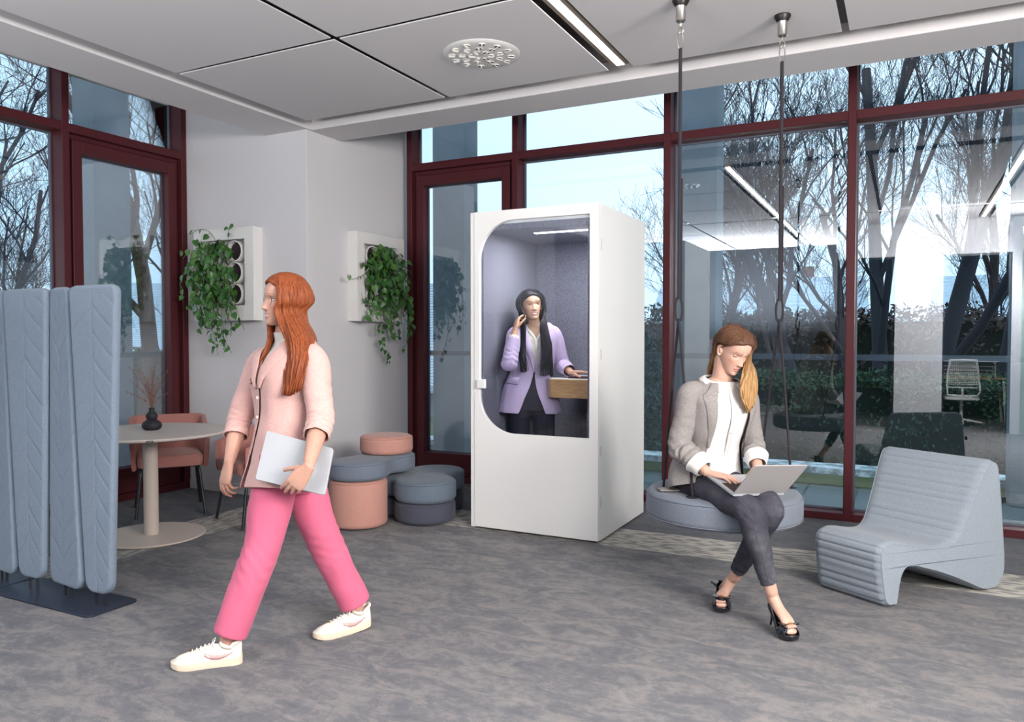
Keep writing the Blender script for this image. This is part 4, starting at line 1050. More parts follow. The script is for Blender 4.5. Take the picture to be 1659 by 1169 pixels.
class Head:
    def __init__(s,c,fwd,up,scale=1.0,smile=0.0,wide=1.0):
        s.c=V(c); f=V(fwd).normalized(); u=V(up); u=(u-f*u.dot(f)).normalized(); r=f.cross(u)
        s.M=Matrix((r*wide,f,u)).transposed()*scale; s.Mi=s.M.inverted(); s.sm=smile; s.r=r;s.f=f;s.u=u;s.k=scale
    def w(s,p): return s.c+s.M@V(p)
    def surf(s,x,z,off=0.0):
        W,F,B=head_prof(z); yc=(F+B)/2; q=min(abs(x)/(W+1e-6),0.995); y=yc+(F-yc)*(1-q**2.3)**(1/2.3)
        return V((x,y+face_bump(x,z,s.sm)*max(0,min(1,(y-0.01)/0.03))+off,z))
    def skull(s,az,z,off=0.0):
        """az=0 forward, + towards person's right; smooth skull surface pushed out by off"""
        W,F,B=head_prof(z); yc=(F+B)/2*0.55; sn,cs=math.sin(az),math.cos(az)
        a=W+off; b=(F-yc+off) if cs>0 else (yc-B+off)
        k=1/((abs(sn)/a)**2.2+(abs(cs)/b)**2.2)**(1/2.2)
        zz=z+off*max(0,(z-.03)/.08)**1.2
        return V((sn*k,yc+cs*k,zz))
    def add(s,mb):
        zs=list(np.linspace(-.112,.112,96)); n=88; rings=[]
        for z in zs:
            W,F,B=head_prof(z); yc=(F+B)/2; ring=[]
            for j in range(n):
                a=2*PI*j/n; ca,sa=math.cos(a),math.sin(a); e=2/2.3
                x=W*math.copysign(abs(ca)**e,ca); y=math.copysign(abs(sa)**e,sa); y=yc+(F-yc)*y if y>0 else yc+(yc-B)*y
                if sa>0: y+=face_bump(x,z,s.sm)*min(1,max(0,(y-0.01)/0.03))
                ring.append(s.w((x,y,z)))
            rings.append(ring)
        mb.loft(rings)
        # ears
        for sd in(-1,1):
            b=V((sd*0.066,-0.004,-0.008))
            mb.tube([s.w(b+V((0,0.008,-.024))),s.w(b+V((sd*.008,-.002,-.026))),s.w(b+V((sd*.013,-.012,-.006))),s.w(b+V((sd*.015,-.012,.014))),s.w(b+V((sd*.009,0.002,.024))),s.w(b+V((0,.008,.018)))],[.005,.006,.006,.006,.005,.004],8,3)
            mb.sphere(s.w(b+V((sd*.004,-.002,-.002))),(.007*1,.010,.018),6)
    def eyes(s,parent,gaze,iris=(0.09,0.05,0.03),closed=0.0,skinbase=(.6,.4,.3)):
        ME=bpy.data.materials
        ew=ME.get('eye_white') or mat('eye_white',(0.75,0.72,0.70),0.25)
        ir=mat('iris',iris,0.2); pu=ME.get('pupil') or mat('pupil',(0.005,0.005,0.006),0.1); lash=ME.get('eyelash') or mat('eyelash',(0.012,0.008,0.008),0.6)
        lidm=mat('eyelid_skin',tuple(q*k_ for q,k_ in zip(skinbase,(.92,.84,.82))),.5)
        for sd in(-1,1):
            c=s.surf(sd*.031,0.003); c.y-=0.0085; rad=0.0131
            g=(s.Mi.to_3x3()@V(gaze)).normalized() if gaze is not None else V((0,1,0))
            g=(g+V((0,1.0,0))).normalized()
            b=MB(); n=14
            a1=g.orthogonal().normalized(); a2=g.cross(a1)
            rings=[];degs=[2,10,18,27,29,40,60,85,120,160,178]
            for d_ in degs:
                t_=R(d_); rings.append([s.w(c+g*(rad*math.cos(t_))+a1*(rad*math.sin(t_)*math.cos(2*PI*j/n))+a2*(rad*math.sin(t_)*math.sin(2*PI*j/n))) for j in range(n)])
            for i in range(len(rings)-1):
                m_=2 if degs[i+1]<=10 else (1 if degs[i+1]<=27 else 0)
                b.loft(rings[i:i+2],caps=False,mi=m_)
            b.loft([rings[0]],caps=False); b.add(rings[0],[tuple(range(n))],2)
            b.build('eye',[ew,ir,pu],parent,raw=True)
            # lids
            top=0.30-closed*0.75; 
            b=MB(); L=MB()
            for lo,hi in ((top,1.45),(-1.45,-0.42+ (0.12 if closed else 0))):
                rr=[]; 
                for i in range(7):
                    el=lo+(hi-lo)*i/6; row=[]
                    for j in range(13):
                        az=-1.25+2.5*j/12; cv=1-0.55*(abs(az)/1.25)**2.2 
                        e_=el*cv if lo>0 or closed else el*cv
                        R_=rad*1.10
                        row.append(s.w(c+V((math.sin(az)*math.cos(e_)*R_*1.12,math.cos(az)*math.cos(e_)*R_,math.sin(e_)*R_))))
                    rr.append(row)
                b.loft(rr,caps=False,closed=False)
                if lo==top:
                    L.tube([p+s.f*.0006 for p in rr[0]],[.0004]+[.0011]*11+[.0006],5,1)
            b.build('eyelid',lidm,parent,solid=0.0012,raw=True); L.build('eyelashes',lash,parent)
def skin_paint(me,head,base,lip,brow,blush=(1.12,0.82,0.78),teeth=False,browz=0.0285):
    n=len(me.vertices); a=np.empty(n*3,np.float64); me.vertices.foreach_get('co',a); a=a.reshape(-1,3)
    Mi=np.array(head.Mi.to_3x3()); L=(a-np.array(head.c))@Mi.T; x,y,z=L[:,0],L[:,1],L[:,2]
    col=np.tile(np.array(base),(n,1)).astype(float)
    front=(y>0.03)&(np.abs(z)<.12)&(np.abs(x)<.08)
    g=lambda q,s_: np.exp(-(q/s_)**2)
    def mixin(mask,c):
        m=(np.clip(mask,0,1)*front)[:,None]; col[:]=col*(1-m)+np.array(c)*m
    b=np.array(base)
    mixin(0.55*g(np.abs(x)-.043,.018)*g(z+.030,.016),b*np.array(blush))
    mixin(0.25*g(x,.012)*g(z+.036,.008),b*np.array(blush))
    sm=head.sm; cz=0.004*sm*(np.abs(x)/.022)**2; lw=0.0215+0.004*sm
    zz=z-cz+0.0668; hgt=0.0098*np.sqrt(np.clip(1-(np.abs(x)/lw)**2,0,1))
    lipm=np.clip((hgt-np.abs(zz))/0.0022,0,1); mixin(lipm,lip)
    mixin(0.75*g(zz,.0016)*(np.abs(x)<lw),np.array(lip)*0.35)
    if teeth:
        th=0.0042*np.sqrt(np.clip(1-(np.abs(x)/(lw*.80))**2,0,1)); mixin(np.clip((th-np.abs(zz))/0.001,0,1)*(np.abs(x)<lw*.8),(0.72,0.70,0.66))
    bz=browz-0.10*np.clip(np.abs(x)-.034,0,1)-0.05*np.clip(.022-np.abs(x),0,1)
    mixin(0.85*np.clip((0.0034-np.abs(z-bz))/0.0018,0,1)*(np.abs(x)>.013)*(np.abs(x)<.050),brow)
    mixin(0.35*g(np.abs(x)-.031,.016)*g(z-.008,.006),b*np.array((.80,.62,.58)))
    mixin(0.8*g(np.abs(x)-.0065,.0028)*g(z+.0425,.0022),b*.35)
    at_=me.attributes.get('Col') or me.attributes.new('Col','FLOAT_COLOR','POINT')
    at_.data.foreach_set('color',np.concatenate([col,np.ones((n,1))],1).astype(np.float32).ravel())
def skin_mat(name,base):
    m=mat(name,base,0.48,spec=0.35,sss=0.12); at_=nd(m,'ShaderNodeAttribute'); at_.attribute_name='Col'
    co=coords(m); f=noise_tex(m,co,60,3); lk(m,mixc(m,0.5,at_.outputs['Color'],mixc(m,1.0,at_.outputs['Color'],ramp(m,f,[(.3,(.92,.90,.90)),(.7,(1.06,1.05,1.05))]),'MULTIPLY')),bs(m).inputs['Base Color']); return m
# ---- hand
def hand(mb,wrist,d,n,thumb,curl=(.4,.45,.5,.55),k=1.0,spread=0.06,tc=(0.3,0.3),tout=0.75,nails=None,curve2=0.9):
    """d finger direction, n palm-facing normal, thumb: approximate thumb side direction"""
    W=V(wrist); d=V(d).normalized(); n=V(n); n=(n-d*n.dot(d)).normalized(); s=d.cross(n)
    if s.dot(V(thumb))<0: s=-s
    P=lambda a,b,c: W+(d*a+s*b+n*c)*k
    rings=[]
    for a,w,h,off in ((-.015,.024,.019,0),(0.0,.026,.018,0),(.022,.033,.0165,.001),(.05,.039,.0150,0),(.075,.041,.0130,-.001),(.090,.038,.0105,-.001),(.098,.030,.007,-.001)):
        rings.append([P(a,off+w*math.copysign(abs(math.cos(t))**.8,math.cos(t)),h*math.copysign(abs(math.sin(t))**.9,math.sin(t))) for t in [2*PI*j/18 for j in range(18)]])
    mb.loft(rings)
    base=[(.088,.029),(.094,.0095),(.091,-.0105),(.082,-.0285)]; lens=[(.036,.024,.020),(.040,.027,.021),(.037,.025,.020),(.029,.020,.018)]
    tips=[]
    for i in range(4):
        a0,b0=base[i]; p=P(a0-.018,b0,0); dd=(d+s*spread*(1.5-i)).normalized(); nn=n.copy()
        pts=[p,P(a0,b0,0)]; r=0.0084-0.0006*(i==3)-.0002*i; rad=[r*1.1,r*1.08]; cur=0
        for j,L in enumerate(lens[i]):
            cur+=curl[i]*(1.0,curve2*1.15,curve2*.8)[j]
            q=(dd*math.cos(cur)+nn*math.sin(cur)); pts.append(pts[-1]+q*L*k); rad.append(r*(.98,.88,.72)[j])
        mb.tube(pts,[x*k for x in rad],10,3,roundcap=True,up=s); tips.append((pts[-1],q,(-dd*math.sin(cur)*-1 if False else (nn*math.cos(cur)-dd*math.sin(cur)))))
    q=(d*(1-tout)+s*tout+n*0.25).normalized(); t0=P(.015,.018,.004); t1=t0+q*.036*k
    q2=(q+d*tc[0]+n*tc[0]*.6).normalized(); t2=t1+q2*.032*k; q3=(q2+d*tc[1]+n*tc[1]*.5).normalized(); t3=t2+q3*.026*k
    mb.tube([t0,t1,t2,t3],[.0135*k,.0115*k,.0098*k,.0075*k],10,4,roundcap=True)
    return tips
# ---- torso surface
class Torso:
    def __init__(s,lv): # lv: (centre, fwd, a, b_front, c_back)
        s.d=catmull([list(l[0])+list(l[1])+[l[2],l[3],l[4]] for l in lv],12); s.n=len(s.d)
    def frame(s,t):
        t=min(max(t,0),1)*(s.n-1); i=min(int(t),s.n-2); q=t-i; A=s.d[i]*(1-q)+s.d[i+1]*q
        i0=max(i-3,0); i1=min(i+4,s.n-1); T=V(s.d[i1][:3]-s.d[i0][:3]).normalized()
        c=V(A[:3]); f=V(A[3:6]); f=(f-T*f.dot(T)).normalized(); r=f.cross(T)
        return c,f,r,T,A[6],A[7],A[8]
    def P(s,t,ang,off=0.0,e=2.35):
        c,f,r,T,a,b,cc=s.frame(t); sn,cs=math.sin(ang),math.cos(ang); dd=b if cs>0 else cc
        k=1/((abs(sn)**e+abs(cs)**e)**(1/e))
        return c+r*(sn*k*(a+off))+f*(cs*k*(dd+off))
    def solid(s,mb,n=28,off=0.0,t0=0,t1=1,step=24):
        mb.loft([[s.P(t0+(t1-t0)*i/step,2*PI*j/n,off) for j in range(n)] for i in range(step+1)])
def shell(T,t0,t1,gap,off,name,m_,parent,nt=40,na=56,solid=0.005,amp=0.003,seed=0,fold=0.0,sub=1):
    """open-fronted garment: gap(t)->(left angle,right angle) of the two front edges (radians from front)"""
    b=MB(); rings=[]
    for i in range(nt+1):
        t=t0+(t1-t0)*i/nt; gl,gr=gap(t); row=[]
        for j in range(na+1):
            ang=gr+(2*PI-gl-gr)*j/na
            o=off(t,ang) if callable(off) else off
            p=T.P(t,ang,o); q=V((seed*3.1,seed*1.7,0))
            w=mnoise.noise(p*7+q)*amp*1.6+mnoise.noise(V((p.x*22,p.y*22,p.z*9))+q)*amp
            if fold: w+=fold*math.sin(ang*9+mnoise.noise(p*6+q)*5)*(1-(t-t0)/(t1-t0))**2
            c,f,r,Tn,a_,b_,c_=T.frame(t); nrm=(p-c); nrm=(nrm-Tn*nrm.dot(Tn)).normalized()
            row.append(p+nrm*w)
        rings.append(row)
    b.loft(rings,caps=False,closed=False)
    return b.build(name,m_,parent,solid=solid,subsurf=sub,raw=True),rings
def sleeve(mb,pts,rad,n=26,sub=10,amp=0.003,seed=0,folds=()):
    """folds: list of (position 0..1, width, amplitude, wavelength)"""
    rings=tube_rings(pts,rad,n,sub); L=[0]
    for i in range(1,len(rings)):
        c0=sum(rings[i-1],V((0,0,0)))/n; c1=sum(rings[i],V((0,0,0)))/n; L.append(L[-1]+(c1-c0).length)
    out=[]; q=V((seed*2.3,seed,0))
    for i,r in enumerate(rings):
        c=sum(r,V((0,0,0)))/n; u=L[i]/L[-1]; row=[]
        for j,p in enumerate(r):
            nn=(p-c).normalized(); w=amp*(mnoise.noise(p*11+q)*1.5+mnoise.noise(p*26+q)*.8)
            for pos,wd,am,wl in folds:
                g=math.exp(-((u-pos)/wd)**2); ph=mnoise.noise(nn*1.6+V((0,0,u*3))+q)*4.5
                w+=am*g*math.sin(2*PI*L[i]/wl+ph)
            row.append(p+nn*w)
        out.append(row)
    mb.loft(out,caps=False); return out
def lapel(T,t0,t1,edge,width,off,name,m_,parent,side,n=20,nw=6,solid=0.004):
    """strip lying on the garment along its front edge; side=+1 person's right"""
    b=MB(); rings=[]
    for i in range(n+1):
        t=t0+(t1-t0)*i/n; e=edge(t); w=width((t-t0)/(t1-t0)); row=[]
        for j in range(nw+1):
            ang=side*(e+w*j/nw); o=off+0.004*math.sin(PI*min(1,j/nw*1.0))
            row.append(T.P(t,ang,o))
        rings.append(row)
    b.loft(rings,caps=False,closed=False); return b.build(name,m_,parent,solid=solid,subsurf=1,raw=True)
def locks(mb,guides,count,r0,seed,flat=0.45,jit=0.006,taper=0.35,n=7,sub=5,wave=0.0,mi=None):
    """hair strands blended between neighbouring guide polylines (world points)"""
    rg=random.Random(seed); m=len(guides)
    for k in range(count):
        u=(k+rg.random())/count*(m-1); i=min(int(u),m-2); q=u-i
        A,B=guides[i],guides[i+1]; pts=[]
        ph=rg.uniform(0,6.28)
        for j,(p,s_) in enumerate(zip(A,B)):
            x=V(p)*(1-q)+V(s_)*q; g=jit*(0.4+j/len(A))
            x=x+V((rg.gauss(0,1),rg.gauss(0,1),rg.gauss(0,.5)))*g+V((1,0,0))*(wave*math.sin(ph+j*1.7))
            pts.append(x)
        L=len(pts); rad=[]
        for j in range(L):
            t=j/(L-1); rr=r0*rg.uniform(.85,1.15)*(0.75+0.5*math.sin(PI*min(1,t*1.1)))*(1 if t<.75 else 1-(t-.75)/.25*(1-taper))
            rad.append((rr,rr*flat))
        mb.tube(pts,rad,n,sub,roundcap=False)
def hair_mat(name,c0,c1,rough=0.5):
    m=mat(name,c0,rough,spec=0.18); co=coords(m,(150,150,7)); f=noise_tex(m,co,1,3,0.6); lk(m,ramp(m,f,[(0.32,c0),(0.66,c1)]),bs(m).inputs['Base Color']); bump(m,f,0.35,0.002)
    bs(m).inputs['Anisotropic'].default_value=0.5
    return m
def hair_cap(mb,H,off,hairline,z0=-0.06,nz=26,na=60,mi=None):
    """skull-hugging cap; hairline(az)->lowest z for that azimuth"""
    rows=[]
    for j in range(na+1):
        az=-PI+2*PI*j/na; zl=hairline(az); row=[]
        for i in range(nz+1):
            z=zl+(0.1119-zl)*(i/nz)**0.8; o=off*(1 if i>1 else (0.35,0.8)[i])
            row.append(H.w(H.skull(az,z,o)))
        rows.append(row)
    mb.loft(rows,caps=False,closed=False,mi=mi)
# ================================================================ WALKING WOMAN
SKB=(0.53,0.30,0.225)
M['skin_a']=skin_mat('fair_skin',SKB)
root=thing('person','person with long ginger hair and glasses striding left in a pink blazer and pink trousers','person',(at(440,1040,3.4).x,at(440,1040,3.4).y,0.0))
fT=dirv(-.70,0,-.72); fP=dirv(-.88,0,-.47)
TW=Torso([(at(452,792,3.43),fP,.205,.135,.135),(at(456,748,3.45),fP,.182,.118,.125),(at(462,695,3.45),(fP+fT*2).normalized(),.150,.105,.100),(at(466,648,3.45),fT,.152,.118,.100),
  (at(468,612,3.45),fT,.166,.128,.105),(at(469,582,3.45),fT,.176,.104,.098),(at(469,563,3.45),fT,.128,.072,.080),(at(467,549,3.45),fT,.066,.055,.062)])
HWk=Head(at(462,486,3.43),dirv(-.82,-0.03,-.57),V((0,0,1))+fT*.03,1.0,smile=1.0)
b=MB()
TW.solid(b,off=-.012,t0=.14)
b.tube([at(467,560,3.46),at(464,540,3.45),HWk.w((0,-.022,-.055))],[(.058,.054),(.051,.051),(.052,.055)],18,4)
HWk.add(b)
shL,elL,wrL=at(508,584,3.335),at(520,676,3.27),at(499,758,3.085)
shR,elR,wrR=at(424,588,3.56),at(388,678,3.53),at(371,750,3.42)
for s_,e_,w_ in((shL,elL,wrL),(shR,elR,wrR)):
    b.tube([s_,s_.lerp(e_,.5),e_,e_.lerp(w_,.35),e_.lerp(w_,.8),w_],[.047,.043,.038,.039,.028,(.026,.020)],14,4)
# near hand curled under the laptop's lower edge
dn=(wrL-elL).normalized()
hand(b,wrL,dirv(-.62,-.72,.02),dirv(-.1,-.1,1.0),dirv(-.8,.4,-.2),curl=(.35,.42,.5,.6),k=0.98,tc=(.2,.3),tout=.5)
hand(b,wrR,dirv(-.18,-1,-.15),dirv(.45,0,.6),dirv(-1,0,-.5),curl=(.35,.45,.55,.65),k=0.95,tc=(.25,.35),tout=.45)
hipL,knL,anL=at(455,742,3.38),at(419,905,3.31),at(368,1036,3.275)
hipR,knR,anR=at(478,742,3.53),at(524,872,3.58),at(578,985,3.66)
for h_,k_,a_ in((hipL,knL,anL),(hipR,knR,anR)):
    b.tube([h_,h_.lerp(k_,.5),k_,k_.lerp(a_,.3),k_.lerp(a_,.85),a_],[.085,.072,.052,.052,.034,.032],16,4)
heL,toL=V((-2.506,2.362,0)),V((-2.700,2.187,0)); heR,toR=V((-2.262,2.925,0.0)),V((-2.385,2.698,0))
for a_,h_,t_ in((anL,heL,toL),(anR,heR,toR)):
    m_=h_.lerp(t_,.5); b.tube([a_+V((0,0,.02)),a_-V((0,0,.03)),V((m_.x,m_.y,.045)),V((t_.x,t_.y,.04)).lerp(V((h_.x,h_.y,.04)),.35)],[.030,.030,.024,.020],12,4)
me=remeshed(b,0.0030,2)
skin_paint(me,HWk,SKB,(0.55,0.17,0.15),(0.30,0.13,0.07),teeth=True)
bodyW=link_mesh(me,'body',M['skin_a'],root)
HWk.eyes(bodyW,bodyW,dirv(-.9,-.02,-.4),(0.10,0.14,0.10),0,SKB) if False else HWk.eyes(bodyW,dirv(-.9,-.02,-.4),(0.10,0.14,0.10),0,SKB)
# white turtleneck top
WT=mat('white_knit',(0.72,0.68,0.63),0.9)
b=MB(); TW.solid(b,off=.001,t0=.12,t1=.995); b.tube([at(467,556,3.455),at(465,545,3.45),at(463,535,3.445)],[(.061,.057),(.056,.056),(.055,.056)],22,4); b.build('top',WT,root)
# blazer
m=mat('pale_pink_wool',(0.83,0.60,0.55),0.8,spec=0.2,sheen=.2); co=coords(m); f=noise_tex(m,co,240,2); lk(m,ramp(m,f,[(.35,(.585,.345,.31)),(.65,(.665,.43,.395))]),bs(m).inputs['Base Color']); bump(m,f,.15,.002); PKB=m
def gapW(t):
    g=0.05+0.55*max(0,(t-.62)/.33)**1.3
    lo=0.04+0.10*max(0,(.25-t)/.25); g=max(g,lo); return g,g
def offW(t,ang): return 0.016+0.012*max(0,.3-t)+0.004*math.sin(ang*5+t*7)
shell(TW,0.0,.95,gapW,offW,'blazer',PKB,root,nt=48,amp=.0045,seed=3,fold=.003)
for sd in(-1,1): lapel(TW,.50,.93,lambda t:max(.05,gapW(t)[0]-.02),lambda q:0.10+0.42*math.sin(PI*min(1,q*.8))**1.1,.026,'lapel',PKB,root,sd)
b=MB()
sleeve(b,[TW.P(.78,-1.2,-.06),shL+V((0,0,.004)),shL.lerp(elL,.5),elL,elL.lerp(wrL,.38)],[.038,.060,.060,.056,.054],amp=.0035,seed=1,folds=[(.86,.20,.0065,.030),(.55,.16,.003,.045)])
sleeve(b,[TW.P(.78,1.2,-.06),shR+V((0,0,.004)),shR.lerp(elR,.5),elR,elR.lerp(wrR,.40)],[.038,.058,.058,.053,.052],amp=.0035,seed=2,folds=[(.86,.20,.006,.030)])
b.build('blazer_sleeves',PKB,root,solid=.004,subsurf=1,raw=True)
for t_ in(.44,.34):
    c_=TW.P(t_,-.02,.030); q=MB(); q.sphere(c_,(.0045,.0065,.008),8); q.build('button',mat('pink_button',(.75,.5,.46),.3),root)
# trousers
m=mat('raspberry_pink_cloth',(0.62,0.135,0.23),0.7,spec=.25,sheen=.15); PKT=m
b=MB()
TW2=Torso([(at(457,800,3.44),fP,.17,.115,.12),(at(457,770,3.45),fP,.183,.12,.135),(at(458,745,3.45),fP,.178,.115,.125),(at(461,705,3.45),fP,.15,.105,.10)])
TW2.solid(b,off=-.012,step=10)
def leg(h,k,a,hem,r):
    return [h,h.lerp(k,.35),k,k.lerp(a,.5),hem],r
for (h_,k_,a_,ph) in((hipL,knL,anL,0),(hipR,knR,anR,1)):
    hem=k_.lerp(a_,.93)
    rings=tube_rings([h_+V((0,0,.01)),h_.lerp(k_,.38),k_.lerp(h_,.1),k_.lerp(a_,.5),hem],[.098,.097,.083,.076,.073],28,9)
    out=[]
    for i,r in enumerate(rings):
        c=sum(r,V((0,0,0)))/28; row=[]
        for p in r:
            nn=(p-c).normalized(); w=mnoise.noise(V((p.x*7,p.y*7,p.z*5+ph*4)))*.009+mnoise.noise(V((p.x*16,p.y*16,p.z*11)))*.004
            w+=.003*gs(i/len(rings)-.55,.10)*math.sin(p.z*130+mnoise.noise(nn*1.5)*4)
            row.append(p+nn*w)
        out.append(row)
    b.loft(out)
me=remeshed(b,.006,5,.6); link_mesh(me,'trousers',PKT,root)
# pressed creases
for (h_,k_,a_) in((hipL,knL,anL),(hipR,knR,anR)):
    pass
# sneakers
SNW=mat('off_white_leather',(0.72,0.68,0.60),.5); SNS=mat('cream_sole',(0.74,0.62,0.48),.6); SWO=mat('pale_pink_stripe',(0.62,0.36,0.34),.5); LAC=mat('white_lace',(.78,.75,.68),.8)
def sneaker(h,t,ank,tag_,lift=0.0):
    d=(t-h); L=d.length; d.normalize(); sd=V((0,0,1)).cross(d); S=L/.27
    P=lambda a,s_,z:h+d*(a*S)+sd*(s_*S)+V((0,0,z*S+lift*(max(0,.10-a)/.10)))
    o=None
    def outl(a): return float(np.interp(a,[-.012,0,.03,.08,.14,.20,.245,.268,.280],[.012,.027,.034,.033,.037,.045,.040,.026,.008]))
    b=MB(); rings=[]
    for a in np.linspace(-.012,.280,26):
        w=outl(a)*1.08; hgt=.030+.006*gs(a,.06); rise=.012*max(0,(a-.20)/.08)**2
        rings.append([P(a,s_*w,z) for s_,z in((-.96,rise),(-1.03,rise+.5*hgt),(-1.0,hgt+rise*.4),(-.85,hgt+rise*.4),(.85,hgt+rise*.4),(1.0,hgt+rise*.4),(1.03,rise+.5*hgt),(.96,rise))])
    b.loft(rings); so=b.build('sneaker_sole',SNS,root)
    b=MB(); rings=[]
    for a in np.linspace(-.010,.272,30):
        w=outl(a); top=float(np.interp(a,[-.01,.0,.03,.07,.10,.14,.18,.22,.25,.272],[.090,.098,.092,.088,.094,.088,.073,.064,.054,.036])); rings.append([P(a,w*math.cos(t_)*(1 if math.sin(t_)<.3 else 1-.42*((math.sin(t_)-.3)/.7)**1.5),.028+(top-.028)*max(0,math.sin(t_))**.75) for t_ in [PI*j/14 for j in range(15)]]+[P(a,-w*.9,.024),P(a,w*.9,.024)])
    b.loft(rings); up=b.build('sneaker_upper',SNW,root)
    # padded collar round the ankle
    b=MB(); c=[P(.035+.042*math.cos(q),.030*math.sin(q),.094+.012*math.cos(q*2)*.5-(.006 if math.cos(q)>0 else -.006)) for q in [2*PI*j/20 for j in range(21)]]; b.tube(c,.0085*S,8,1,caps=False); b.build('collar',SNW,up)
    b=MB()
    for k in range(6):
        a=.105+.017*k; z=float(np.interp(a,[.10,.14,.18,.22],[.096,.090,.075,.066]))+.002; b.tube([P(a,-.022,z-.012),P(a+.003,0,z),P(a,.022,z-.012)],.0028*S,6,4)
    for q in(-1,1): b.tube([P(.105,0,.102),P(.100,q*.018,.112),P(.112,q*.03,.100),P(.112,q*.006,.100)],.0024*S,6,4)
    b.build('laces',LAC,up)
    # curved side stripe on both flanks
    for q in(-1,1):
        b=MB(); prof_=[(.025,.060,.002),(.05,.050,.006),(.08,.043,.0095),(.11,.047,.0105),(.14,.059,.0065),(.165,.076,.001)]
        up_=[];lo_=[]
        for a,z,w_ in prof_:
            W_=outl(a)
            def sp(z_): 
                top=float(np.interp(a,[-.01,.0,.03,.07,.10,.14,.18,.22,.25,.272],[.090,.098,.092,.088,.094,.088,.073,.064,.054,.036])); sn=min(max((z_-.028)/(top-.028),0),1)**(1/.75); cs=math.sqrt(max(0,1-sn*sn))*(1 if sn<.3 else 1-.42*((sn-.3)/.7)**1.5); return P(a,q*(W_*cs+.0014),z_)
            up_.append(sp(z+w_)); lo_.append(sp(z-w_))
        b.loft([lo_,up_],caps=False,closed=False); b.build('side_stripe',SWO,up,solid=.001,raw=True)
    q=MB(); q.obox(P(.195,0,.072),d*.008,sd*.005,(0,0,.003)); q.build('lace_tag',M['gold'],up)
sneaker(heL,toL,anL,'L'); sneaker(heR,toR,anR,'R',0.012)
# glasses
GL=mat('thin_dark_frame',(0.10,0.07,0.06),.3,metal=.5)
b=MB()
for sd in(-1,1):
    c=V((sd*.031,.0,-.001)); yb=HWk.surf(.031,.003).y+.0135
    pts=[HWk.w((c.x+.0235*math.cos(q),yb-.06*abs(c.x+.0235*math.cos(q))**1.6,c.z+.0205*math.sin(q))) for q in [2*PI*j/24 for j in range(25)]]
    b.tube(pts,.0011,6,1,caps=False)
    b.tube([HWk.w((sd*.0545,yb-.004,.004)),HWk.w((sd*.068,.05,.005)),HWk.w((sd*.073,.0,.002)),HWk.w((sd*.070,-.012,-.008))],.0011,6,4)
b.tube([HWk.w((-.008,yb,.002)),HWk.w((0,yb+.002,.005)),HWk.w((.008,yb,.002))],.0011,6,3)
b.build('glasses',GL,root)
# hair
HG1=hair_mat('ginger_hair',(0.16,0.038,0.015),(0.30,0.080,0.027)); b=MB()
def hlW(az):
    a=abs(az); return float(np.interp(a,[0,.35,.75,1.15,1.6,2.2,PI],[.078,.074,.056,.018,-.02,-.06,-.075]))
hair_cap(b,HWk,.012,hlW)
def guides_side(H,sd,part,azs,lowers,offs=(.013,.018,.028,.023),zs=(.088,.045,-.01,-.06)):
    g=[]
    for az,y0,low in zip(azs,np.linspace(.070,-.06,len(azs)),lowers):
        root_=V((part,y0,head_top(H,part,y0)))
        pts=[H.w(root_)]
        for z,o in zip(zs,offs): pts.append(H.w(H.skull(sd*az,z,o)))
        pts[1]=pts[1].lerp(H.w(V((part,y0,.112))),.25)
        g.append(pts+[V(p) for p in low])
    return g
def head_top(H,x,y): 
    q=min(1,math.hypot(x/.068,(y+.005)/.092)); return .112*math.sqrt(max(.05,1-q**2.6))+.010
# her left = near side
nearF=[[at(468,560,3.30),at(464,600,3.27),at(460,640,3.26)],[at(478,556,3.28),at(474,600,3.25),at(468,640,3.25)],[at(490,550,3.30),at(484,600,3.24),at(474,638,3.25)],[at(503,545,3.36),at(500,575,3.28),at(486,632,3.25)],[at(506,545,3.46),at(508,566,3.40),at(505,600,3.36)],[at(500,545,3.52),at(503,566,3.54),at(500,600,3.56)]]
locks(b,guides_side(HWk,-1,.012,[.95,1.25,1.6,2.1,2.6,PI],nearF),150,.0078,2,jit=.004)
farF=[[at(436,552,3.40),at(420,590,3.38),at(408,622,3.36)],[at(438,552,3.46),at(424,590,3.44),at(412,618,3.40)],[at(446,552,3.52),at(434,585,3.52),at(420,612,3.50)],[at(470,552,3.58),at(470,580,3.60),at(470,600,3.60)],[at(490,550,3.58),at(494,570,3.60),at(494,600,3.60)]]
locks(b,guides_side(HWk,1,.012,[.95,1.3,1.8,2.4,PI],farF),110,.0078,5,jit=.004)
b.build('hair',HG1,root,raw=True)
# laptop under her arm
LAP=mat('silver_aluminium',(0.37,0.385,0.41),.45,metal=.15)
cs=[at(432,697,3.235),at(540,726,3.205),at(526,802,3.145),at(413,776,3.175)]
nrm=((cs[1]-cs[0]).cross(cs[3]-cs[0])).normalized(); 
if nrm.dot(FWc)<0: nrm=-nrm
def rounded_quad(c,r=.012,n=4):
    out=[]
    for i in range(4):
        a=c[i-1];p=c[i];q=c[(i+1)%4]; u=(a-p).normalized()*r; w=(q-p).normalized()*r
        for k in range(n+1):
            t_=k/n; out.append(p+u*(1-t_)**2+w*t_**2)
    return out
t=thing('laptop','closed silver laptop carried under the arm of the walking woman','laptop',tuple(cs[3]))
rq=rounded_quad(cs)
b=MB(); b.prism(rq,nrm*.0065); b.build('lid',LAP,t,smooth=False,bevel=.002)
b=MB(); b.prism([p+nrm*.0075 for p in rq],nrm*.0085); b.build('base',LAP,t,smooth=False,bevel=.002)
